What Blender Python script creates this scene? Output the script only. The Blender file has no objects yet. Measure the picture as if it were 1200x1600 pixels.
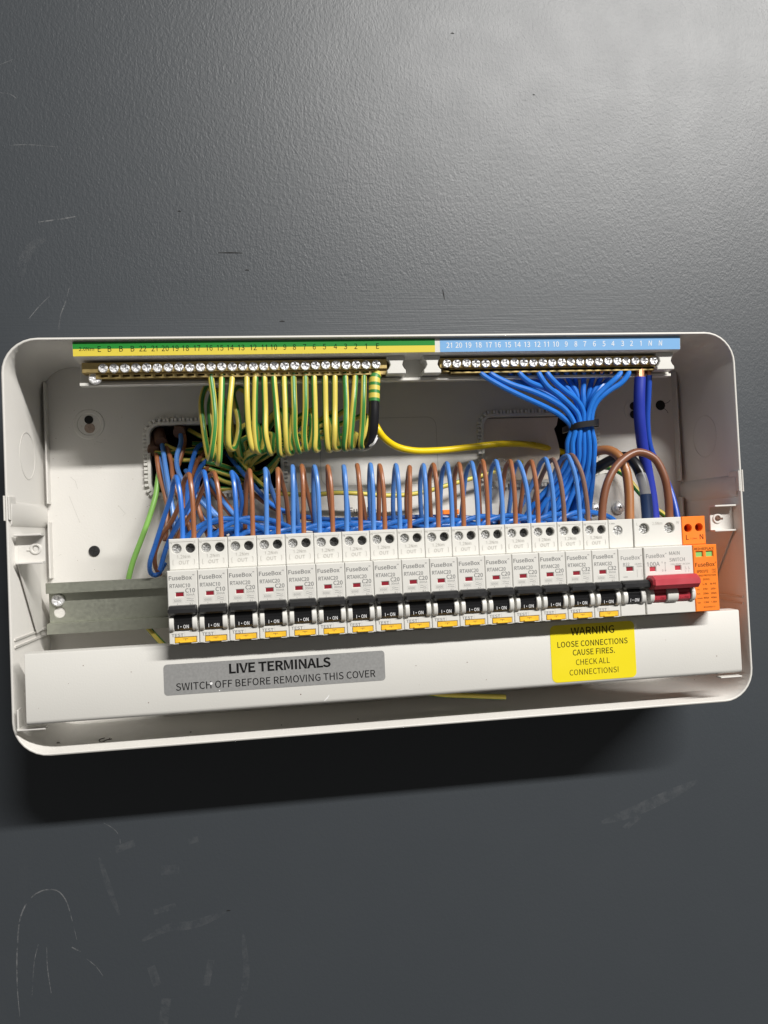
import bpy, bmesh, math, random
from mathutils import Vector, Matrix
from mathutils.geometry import tessellate_polygon

random.seed(7)
S = bpy.context.scene
COL = S.collection
MM = 0.001

# ------------------------------------------------------------------ camera
CAM_R = Vector((0.9896861, -0.1362010, -0.0443924))     # image right
CAM_D = Vector((-0.0402197, 0.0332382, -0.9986379))     # image down
CAM_F = Vector((0.1374910, 0.9901235, 0.0274174))       # view direction
CAM_C = Vector((165.694, -582.517, 127.636))            # mm
FPX = 1202.54                                           # focal length, pixels of a 1200 x 1600 frame
cd = bpy.data.cameras.new("camera")
cam = bpy.data.objects.new("camera", cd)
COL.objects.link(cam)
rot = Matrix((CAM_R, -CAM_D, -CAM_F)).transposed().to_4x4()
cam.matrix_world = Matrix.Translation(CAM_C * MM) @ rot
cd.sensor_fit = 'VERTICAL'
cd.sensor_height = 24.0
cd.lens = FPX / 1600 * 24.0
cd.clip_start = 0.01
cd.clip_end = 100
S.camera = cam

# ------------------------------------------------------------------ world, lamp, exposure
w = bpy.data.worlds.new("World")
S.world = w
w.use_nodes = True
bg = w.node_tree.nodes["Background"]
bg.inputs[0].default_value = (1.0, 0.97, 0.93, 1)
bg.inputs[1].default_value = 0.10
ld = bpy.data.lights.new("ceiling_batten", 'AREA')
ld.shape = 'RECTANGLE'
ld.size = 3.4
ld.size_y = 0.16
ld.energy = 368
ld.color = (1.0, 0.975, 0.94)
lamp = bpy.data.objects.new("ceiling_batten", ld)
COL.objects.link(lamp)
lamp.location = (2.35, -3.2, 2.68)
_z = (lamp.location - Vector((2.35, 0.0, 0.13))).normalized()
_x = Vector((1, 0, 0))
_y = _z.cross(_x)
lamp.rotation_euler = Matrix((_x, _y, _z)).transposed().to_euler()
S.view_settings.view_transform = 'Standard'
S.view_settings.look = 'None'
S.view_settings.exposure = 0.0
S.view_settings.gamma = 1.0


# ------------------------------------------------------------------ materials
def mat(name, col, rough=0.4, metal=0.0, spec=0.5, coat=0.0, noise=None, bump=None, trans=0.0):
    m = bpy.data.materials.new(name)
    m.use_nodes = True
    nt = m.node_tree
    b = nt.nodes["Principled BSDF"]
    b.inputs["Base Color"].default_value = (*col, 1)
    b.inputs["Roughness"].default_value = rough
    b.inputs["Metallic"].default_value = metal
    b.inputs["Specular IOR Level"].default_value = spec
    b.inputs["Coat Weight"].default_value = coat
    b.inputs["Transmission Weight"].default_value = trans
    if noise or bump:
        tc = nt.nodes.new("ShaderNodeTexCoord")
    if noise:                               # (scale, amount): uneven colour and gloss
        n = nt.nodes.new("ShaderNodeTexNoise")
        n.inputs["Scale"].default_value = noise[0]
        n.inputs["Detail"].default_value = 5
        nt.links.new(tc.outputs["Object"], n.inputs["Vector"])
        mx = nt.nodes.new("ShaderNodeMix")
        mx.data_type = 'RGBA'
        k = noise[1]
        mx.inputs[6].default_value = (*[c * (1 - k) for c in col], 1)
        mx.inputs[7].default_value = (*[min(1, c * (1 + k)) for c in col], 1)
        nt.links.new(n.outputs["Fac"], mx.inputs[0])
        nt.links.new(mx.outputs[2], b.inputs["Base Color"])
        mr = nt.nodes.new("ShaderNodeMapRange")
        mr.inputs["From Min"].default_value = 0.3
        mr.inputs["From Max"].default_value = 0.7
        mr.inputs["To Min"].default_value = max(0.05, rough - 0.08)
        mr.inputs["To Max"].default_value = min(1, rough + 0.08)
        nt.links.new(n.outputs["Fac"], mr.inputs["Value"])
        nt.links.new(mr.outputs["Result"], b.inputs["Roughness"])
    if bump:                                # (scale, distance)
        n2 = nt.nodes.new("ShaderNodeTexNoise")
        n2.inputs["Scale"].default_value = bump[0]
        n2.inputs["Detail"].default_value = 3
        nt.links.new(tc.outputs["Object"], n2.inputs["Vector"])
        bp = nt.nodes.new("ShaderNodeBump")
        bp.inputs["Distance"].default_value = bump[1]
        bp.inputs["Strength"].default_value = 0.6
        nt.links.new(n2.outputs["Fac"], bp.inputs["Height"])
        nt.links.new(bp.outputs["Normal"], b.inputs["Normal"])
    return m


M = {}
M['enclosure'] = mat("white_powder_coat", (0.66, 0.642, 0.605), 0.42, noise=(18, 0.03), bump=(900, 0.00012))
M['cover'] = mat("white_cover_coat", (0.61, 0.60, 0.565), 0.5, noise=(14, 0.03), bump=(900, 0.0001))
M['plastic'] = mat("breaker_plastic", (0.67, 0.66, 0.62), 0.42, noise=(60, 0.025))
M['guard'] = mat("guard_plastic", (0.68, 0.67, 0.63), 0.38, noise=(80, 0.03))
M['carrier'] = mat("carrier_plastic", (0.70, 0.685, 0.64), 0.4, noise=(40, 0.04))
M['black'] = mat("black_plastic", (0.018, 0.018, 0.019), 0.38, noise=(300, 0.25), bump=(1500, 0.0001))
M['lever'] = mat("black_lever", (0.015, 0.015, 0.016), 0.28)
M['red'] = mat("red_plastic", (0.46, 0.042, 0.06), 0.42, noise=(120, 0.08))
M['darkred'] = mat("red_flag", (0.24, 0.008, 0.02), 0.4)
M['yellowbtn'] = mat("yellow_button", (0.84, 0.50, 0.035), 0.38, noise=(150, 0.05))
M['orange'] = mat("orange_plastic", (0.92, 0.225, 0.022), 0.4, noise=(60, 0.04))
M['greenflag'] = mat("green_flag", (0.25, 0.55, 0.16), 0.35)
M['ink'] = mat("grey_print", (0.19, 0.19, 0.185), 0.6)
M['shademark'] = mat("emboss_shade_and_mark_grey", (0.47, 0.455, 0.42), 0.45)  # grey stands for the shading of same-coloured raised letters; also frames, scratches
M['blackink'] = mat("black_print", (0.008, 0.008, 0.008), 0.8, spec=0.15)
M['whiteink'] = mat("white_print", (0.80, 0.80, 0.80), 0.5)
M['holedark'] = mat("hole_interior", (0.05, 0.05, 0.047), 0.6)
M['void'] = mat("hole_shade_and_nick_black", (0.008, 0.008, 0.008), 0.8)  # painted dark of holes and screw slots; also nicks and cracks
M['zinc'] = mat("zinc_screw", (0.88, 0.88, 0.89), 0.42, 0.75, noise=(900, 0.12), bump=(1300, 0.0006))
M['termscrew'] = mat("terminal_screw_steel", (0.72, 0.72, 0.71), 0.38, 0.85, noise=(900, 0.2), bump=(1300, 0.0005))
M['darkscrew'] = mat("dark_screw", (0.13, 0.13, 0.13), 0.4, 0.7, noise=(600, 0.2))
M['brass'] = mat("brass", (0.62, 0.47, 0.20), 0.36, 1.0, noise=(120, 0.15))
M['galv'] = mat("galvanised_steel", (0.40, 0.41, 0.345), 0.36, 0.7, noise=(420, 0.10))
M['copper'] = mat("copper_strands", (0.75, 0.36, 0.19), 0.33, 1.0, noise=(900, 0.2))
M['blue'] = mat("blue_pvc", (0.035, 0.17, 0.60), 0.3, noise=(90, 0.06))
M['bluelight'] = mat("blue_pvc_light", (0.085, 0.235, 0.60), 0.3, noise=(90, 0.06))
M['bluesat'] = mat("blue_neutral_pvc", (0.018, 0.17, 0.62), 0.33, noise=(90, 0.06))
M['bluedark'] = mat("royal_blue_pvc", (0.02, 0.04, 0.36), 0.4, noise=(60, 0.08))
M['bluemid'] = mat("mid_blue_pvc", (0.015, 0.07, 0.42), 0.36, noise=(60, 0.08))
M['brown'] = mat("brown_pvc", (0.32, 0.12, 0.05), 0.33, noise=(80, 0.08))
M['brownold'] = mat("brown_pvc_dull", (0.20, 0.11, 0.08), 0.4, noise=(60, 0.10))
M['brownthick'] = mat("brown_meter_tail", (0.20, 0.078, 0.04), 0.38, noise=(50, 0.10))
M['tan'] = mat("tan_meter_tail", (0.32, 0.13, 0.045), 0.38, noise=(50, 0.10))
M['gyyel'] = mat("earth_yellow_pvc", (0.68, 0.55, 0.10), 0.36, noise=(70, 0.06))
M['gygrn'] = mat("earth_green_pvc", (0.045, 0.23, 0.05), 0.36, noise=(70, 0.08))
M['yellow'] = mat("yellow_pvc", (0.80, 0.58, 0.005), 0.34, noise=(60, 0.05))
M['lime'] = mat("pale_green_pvc", (0.22, 0.46, 0.10), 0.36, noise=(60, 0.08))
M['blacksheath'] = mat("black_sheath", (0.012, 0.012, 0.014), 0.3)
M['greysheath'] = mat("grey_sheath", (0.36, 0.37, 0.38), 0.36, noise=(40, 0.1))
M['navysheath'] = mat("navy_sheath", (0.02, 0.045, 0.12), 0.35, noise=(40, 0.1))
M['mudsheath'] = mat("brown_grey_sheath", (0.13, 0.065, 0.04), 0.5, noise=(80, 0.25))
M['lblgreen'] = mat("green_label", (0.015, 0.24, 0.03), 0.4)
M['lblyel'] = mat("yellow_label", (0.74, 0.60, 0.07), 0.4)
M['lblblue'] = mat("blue_label", (0.20, 0.42, 0.72), 0.4)
M['sticker_grey'] = mat("silver_grey_sticker", (0.33, 0.33, 0.325), 0.42, metal=0.25, noise=(700, 0.18))
M['sticker_yel'] = mat("yellow_sticker", (0.80, 0.66, 0.012), 0.42, noise=(30, 0.03))
M['plaster'] = mat("board_face", (0.80, 0.69, 0.57), 0.7, noise=(30, 0.12), bump=(300, 0.0006))
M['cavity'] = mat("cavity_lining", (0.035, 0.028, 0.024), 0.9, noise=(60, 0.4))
M['rawplaster'] = mat("raw_plaster", (0.36, 0.28, 0.23), 0.9, noise=(400, 0.35), bump=(600, 0.001))
M['clear'] = mat("clear_plastic", (0.95, 0.95, 0.95), 0.08, trans=0.92)
M['dirt'] = mat("swarf_crumb", (0.03, 0.025, 0.02), 0.8)


def wall_material():
    m = bpy.data.materials.new("dark_grey_wall_paint")
    m.use_nodes = True
    nt = m.node_tree
    L = nt.links.new
    b = nt.nodes["Principled BSDF"]
    tc = nt.nodes.new("ShaderNodeTexCoord")

    def noise(scale, detail=3, vec=None, rough=0.5):
        n = nt.nodes.new("ShaderNodeTexNoise")
        n.inputs["Scale"].default_value = scale
        n.inputs["Detail"].default_value = detail
        n.inputs["Roughness"].default_value = rough
        L(vec if vec else tc.outputs["Object"], n.inputs["Vector"])
        return n

    def mapping(sc):
        mp = nt.nodes.new("ShaderNodeMapping")
        mp.inputs["Scale"].default_value = sc
        L(tc.outputs["Object"], mp.inputs["Vector"])
        return mp.outputs["Vector"]

    def math_(op, a, bb):
        n = nt.nodes.new("ShaderNodeMath")
        n.operation = op
        for i, q in enumerate((a, bb)):
            if isinstance(q, (int, float)):
                n.inputs[i].default_value = q
            else:
                L(q, n.inputs[i])
        return n.outputs[0]

    def ramp(val, a, c, x, y):
        r = nt.nodes.new("ShaderNodeMapRange")
        r.interpolation_type = 'SMOOTHSTEP'
        L(val, r.inputs["Value"])
        for k, q in zip(("From Min", "From Max", "To Min", "To Max"), (a, c, x, y)):
            r.inputs[k].default_value = q
        return r.outputs["Result"]

    big = noise(5, 4)
    mx = nt.nodes.new("ShaderNodeMix")
    mx.data_type = 'RGBA'
    mx.inputs[6].default_value = (0.041, 0.0475, 0.0545, 1)
    mx.inputs[7].default_value = (0.046, 0.0525, 0.0595, 1)
    L(big.outputs["Fac"], mx.inputs[0])
    # faint pale rubbed patches
    rub = ramp(noise(9, 6, mapping((1, 1, 0.45)), 0.65).outputs["Fac"], 0.62, 0.80, 0.0, 0.14)
    mx2 = nt.nodes.new("ShaderNodeMix")
    mx2.data_type = 'RGBA'
    L(rub, mx2.inputs[0])
    L(mx.outputs[2], mx2.inputs[6])
    mx2.inputs[7].default_value = (0.085, 0.085, 0.085, 1)
    L(mx2.outputs[2], b.inputs["Base Color"])
    rr = ramp(noise(30, 4).outputs["Fac"], 0.3, 0.7, 0.41, 0.43)
    L(rr, b.inputs["Roughness"])
    b.inputs["Specular IOR Level"].default_value = 0.5
    # roller stipple: fine + mid; brushed strokes along the box top
    sep = nt.nodes.new("ShaderNodeSeparateXYZ")
    L(tc.outputs["Object"], sep.inputs[0])
    z = sep.outputs["Z"]
    wob = math_('ADD', z, math_('MULTIPLY', math_('SUBTRACT', noise(14, 3).outputs["Fac"], 0.5), 0.05))
    band = math_('MULTIPLY', ramp(wob, 0.235, 0.25, 0.0, 1.0), ramp(wob, 0.285, 0.325, 1.0, 0.0))
    band = math_('MULTIPLY', band, ramp(sep.outputs["X"], 0.40, 0.52, 1.0, 0.15))
    upper = ramp(z, -0.1, 0.3, 0.45, 1.0)
    peel = noise(700, 2, mapping((1.1, 1, 0.8)), 0.55).outputs["Fac"]
    peel2 = noise(310, 3, mapping((1.2, 1, 0.75)), 0.55).outputs["Fac"]
    h1 = math_('ADD', math_('MULTIPLY', peel, 0.55), math_('MULTIPLY', peel2, 0.8))
    h1 = math_('MULTIPLY', h1, math_('MULTIPLY', upper, math_('SUBTRACT', 1.0, math_('MULTIPLY', band, 0.7))))
    strokes = noise(60, 4, mapping((0.30, 1, 14)), 0.6).outputs["Fac"]
    h2 = math_('MULTIPLY', strokes, math_('MULTIPLY', band, 0.6))
    h = math_('ADD', h1, h2)
    bp = nt.nodes.new("ShaderNodeBump")
    bp.inputs["Distance"].default_value = 0.00043
    bp.inputs["Strength"].default_value = 0.55
    L(h, bp.inputs["Height"])
    L(bp.outputs["Normal"], b.inputs["Normal"])
    return m


M['wall'] = wall_material()


def scuff_material():
    m = bpy.data.materials.new("chalky_scuff")
    m.use_nodes = True
    nt = m.node_tree
    b = nt.nodes["Principled BSDF"]
    b.inputs["Base Color"].default_value = (0.42, 0.42, 0.42, 1)
    b.inputs["Roughness"].default_value = 0.8
    tc = nt.nodes.new("ShaderNodeTexCoord")
    n = nt.nodes.new("ShaderNodeTexNoise")
    n.inputs["Scale"].default_value = 130
    n.inputs["Detail"].default_value = 6
    n.inputs["Roughness"].default_value = 0.7
    nt.links.new(tc.outputs["Object"], n.inputs["Vector"])
    r = nt.nodes.new("ShaderNodeMapRange")
    r.inputs["From Min"].default_value = 0.42
    r.inputs["From Max"].default_value = 0.75
    r.inputs["To Min"].default_value = 0.0
    r.inputs["To Max"].default_value = 0.55
    nt.links.new(n.outputs["Fac"], r.inputs["Value"])
    nt.links.new(r.outputs["Result"], b.inputs["Alpha"])
    return m


M['scuff'] = scuff_material()
M['smear'] = M['scuff'].copy()
M['smear'].name = "soft_smear"
M['smear'].node_tree.nodes["Map Range"].inputs["To Max"].default_value = 0.09


# ------------------------------------------------------------------ geometry helpers (all in mm: x right, d out of the wall, z up)
def at(u, v, d):
    """point (x, d, z) in mm on the plane d mm in front of the wall seen at pixel u, v of the photograph"""
    r = CAM_R * ((u - 600) / FPX) + CAM_D * ((v - 800) / FPX) + CAM_F
    t = (-d - CAM_C.y) / r.y
    p = CAM_C + r * t
    return (p.x, d, p.z)


ORI = {}


class MB:
    def __init__(self):
        self.v, self.f, self.mi, self.ms = [], [], [], []

    def mat(self, key):
        if key not in self.ms:
            self.ms.append(key)
        return self.ms.index(key)

    def add(self, verts, faces, key):
        o = len(self.v)
        self.v += [tuple(p) for p in verts]
        k = self.mat(key)
        for f in faces:
            self.f.append(tuple(o + i for i in f))
            self.mi.append(k)
        return self

    def box(self, x0, x1, d0, d1, z0, z1, key, bev=0.0):
        return self.prism([(x0, z0), (x1, z0), (x1, z1), (x0, z1)], [], d0, d1, key, bev)

    def prism(self, outer, holes, t0, t1, key, bev=0.0, axis='d', bev0=None):
        """polygon with holes swept from t0 to t1; axis 'd': polygon in (x,z); axis 'x': polygon in (d,z); axis 'z': polygon in (x,d)"""
        bev0 = bev if (bev0 is None and axis == 'x') else (bev0 or 0.0)

        def area(p):
            return sum(p[i][0] * p[(i + 1) % len(p)][1] - p[(i + 1) % len(p)][0] * p[i][1] for i in range(len(p)))

        loops = []
        for i, p in enumerate([outer] + list(holes)):
            p = list(p)
            if (area(p) > 0) != (i == 0):
                p.reverse()
            loops.append(p)

        def off(p, b):
            if b == 0:
                return p
            q, n = [], len(p)
            for i in range(n):
                a, c, e = Vector(p[i - 1]), Vector(p[i]), Vector(p[(i + 1) % n])
                d1, d2 = (c - a), (e - c)
                if d1.length < 1e-9 or d2.length < 1e-9:
                    q.append(tuple(c)); continue
                d1.normalize(); d2.normalize()
                n1, n2 = Vector((-d1.y, d1.x)), Vector((-d2.y, d2.x))
                m = n1 + n2
                l2 = m.length_squared
                m = m * (2 / l2) if l2 > 0.3 else n1
                q.append(tuple(c + m * b))
            return q

        def mp(a, c, t):
            return (a, t, c) if axis == 'd' else ((t, a, c) if axis == 'x' else (a, c, t))

        levels = []
        if bev0:
            levels.append((t0, bev0)); levels.append((t0 + bev0, 0.0))
        else:
            levels.append((t0, 0.0))
        if bev:
            levels.append((t1 - bev, 0.0)); levels.append((t1, bev))
        else:
            levels.append((t1, 0.0))
        vs, fs = [], []
        starts = []
        for (t, b) in levels:
            st = []
            for p in loops:
                st.append(len(vs))
                vs += [mp(a, c, t) for a, c in off(p, b)]
            starts.append(st)
        for li in range(len(levels) - 1):
            for pi, p in enumerate(loops):
                n = len(p)
                a, c = starts[li][pi], starts[li + 1][pi]
                for i in range(n):
                    j = (i + 1) % n
                    fs.append((a + i, a + j, c + j, c + i))
        for li in (0, len(levels) - 1):
            pls = [[Vector((*q, 0)) for q in off(p, levels[li][1])] for p in loops]
            base = starts[li][0]
            for tri in tessellate_polygon(pls):
                fs.append(tuple(base + i for i in tri))
        return self.add(vs, fs, key)

    def cyl(self, x, z, d0, d1, r, key, n=20, bev=0.0):
        return self.prism(circle(x, z, r, n), [], d0, d1, key, bev)

    def ribbon(self, pts, width, key, closed=False):
        """flat strip in the (x,z) plane: pts are (x,d,z)"""
        n = len(pts)
        vs, fs = [], []
        for i, p in enumerate(pts):
            a = Vector(pts[max(0, i - 1)] if not closed else pts[i - 1])
            c = Vector(pts[min(n - 1, i + 1)] if not closed else pts[(i + 1) % n])
            t = c - a
            t = Vector((t.x, 0, t.z))
            t = t.normalized() if t.length > 0 else Vector((1, 0, 0))
            nn = Vector((-t.z, 0, t.x)) * ((width[i] if isinstance(width, (list, tuple)) else width) / 2)
            vs += [tuple(Vector(p) + nn), tuple(Vector(p) - nn)]
        for i in range(n - 1 + (1 if closed else 0)):
            j = (i + 1) % n
            fs.append((2 * i, 2 * j, 2 * j + 1, 2 * i + 1))
        return self.add(vs, fs, key)

    def text(self, s, x0, x1, z0, cap, d, key, bold=0.0, h=0.0, slant=0.0):
        """lettering standing on (x0..x1, z0), cap height in mm; x1 None keeps the natural width"""
        vs, fs, wd = glyphs(s, bold)
        sx = cap if x1 is None else (x1 - x0) / max(wd, 1e-6)
        self.add([(x0 + (a + slant * c) * sx, d, z0 + c * cap) for a, c in vs], fs, key)
        if h:
            self.add([(x0 + a * sx, d - h, z0 + c * cap - h * 0.5) for a, c in vs], fs, key)
        return self

    def tube(self, pts, r, keys, n=10, phase=0.0, caps=True, band=None):
        """pts (x,d,z); keys: one material or a function (ring i, side j) -> material"""
        P = [Vector((p[0], -p[1], p[2])) for p in pts]
        m = len(P)
        T = []
        for i in range(m):
            t = P[min(m - 1, i + 1)] - P[max(0, i - 1)]
            T.append(t.normalized() if t.length > 1e-9 else Vector((0, 0, -1)))
        ref = Vector((0, -1, 0))
        nrm = ref - T[0] * ref.dot(T[0])
        if nrm.length < 0.2:
            ref = Vector((0, 0, 1)); nrm = ref - T[0] * ref.dot(T[0])
        nrm.normalize()
        base = len(self.v)
        for i in range(m):
            nrm = nrm - T[i] * nrm.dot(T[i])
            nrm.normalize()
            bn = T[i].cross(nrm)
            rr = r[i] if isinstance(r, (list, tuple)) else r
            for j in range(n):
                a = phase + 2 * math.pi * j / n
                q = P[i] + (nrm * math.cos(a) - bn * math.sin(a)) * rr
                self.v.append((q.x, -q.y, q.z))
        for i in range(m - 1):
            for j in range(n):
                k = (j + 1) % n
                self.f.append((base + i * n + j, base + i * n + k, base + (i + 1) * n + k, base + (i + 1) * n + j))
                self.mi.append(self.mat(keys(i, j) if callable(keys) else keys))
        if caps:
            for i in (0, m - 1):
                self.f.append(tuple(base + i * n + j for j in range(n)))
                self.mi.append(self.mat(keys(min(i, m - 2), 0) if callable(keys) else keys))
        return self

    def mesh(self, name, origin=(0, 0, 0), angle=35, recalc=True):
        me = bpy.data.meshes.new(name)
        ox, od, oz = origin
        me.from_pydata([((x - ox) * MM, -(d - od) * MM, (z - oz) * MM) for x, d, z in self.v], [], self.f)
        for k in self.ms:
            me.materials.append(M[k])
        for p, k in zip(me.polygons, self.mi):
            p.material_index = k
        if recalc:
            bm = bmesh.new()
            bm.from_mesh(me)
            bmesh.ops.recalc_face_normals(bm, faces=bm.faces)
            bm.to_mesh(me)
            bm.free()
        me.shade_smooth()
        me.set_sharp_from_angle(angle=math.radians(angle))
        return me

    def build(self, name, parent=None, origin=None, angle=35, recalc=True):
        og = ORI[parent] if parent is not None else (origin or (0, 0, 0))
        ob = bpy.data.objects.new(name, self.mesh(name, og, angle, recalc))
        COL.objects.link(ob)
        if parent is not None:
            ob.parent = parent
        else:
            ob.location = (og[0] * MM, -og[1] * MM, og[2] * MM)
        ORI[ob] = og
        return ob


def circle(x, z, r, n=20, ph=0.0):
    return [(x + r * math.cos(ph + 2 * math.pi * i / n), z + r * math.sin(ph + 2 * math.pi * i / n)) for i in range(n)]


def rrect(x0, x1, z0, z1, r, n=6):
    out = []
    for cx, cz, a0 in ((x1 - r, z1 - r, 0), (x0 + r, z1 - r, 90), (x0 + r, z0 + r, 180), (x1 - r, z0 + r, 270)):
        for i in range(n + 1):
            a = math.radians(a0 + 90 * i / n)
            out.append((cx + r * math.cos(a), cz + r * math.sin(a)))
    return out


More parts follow.
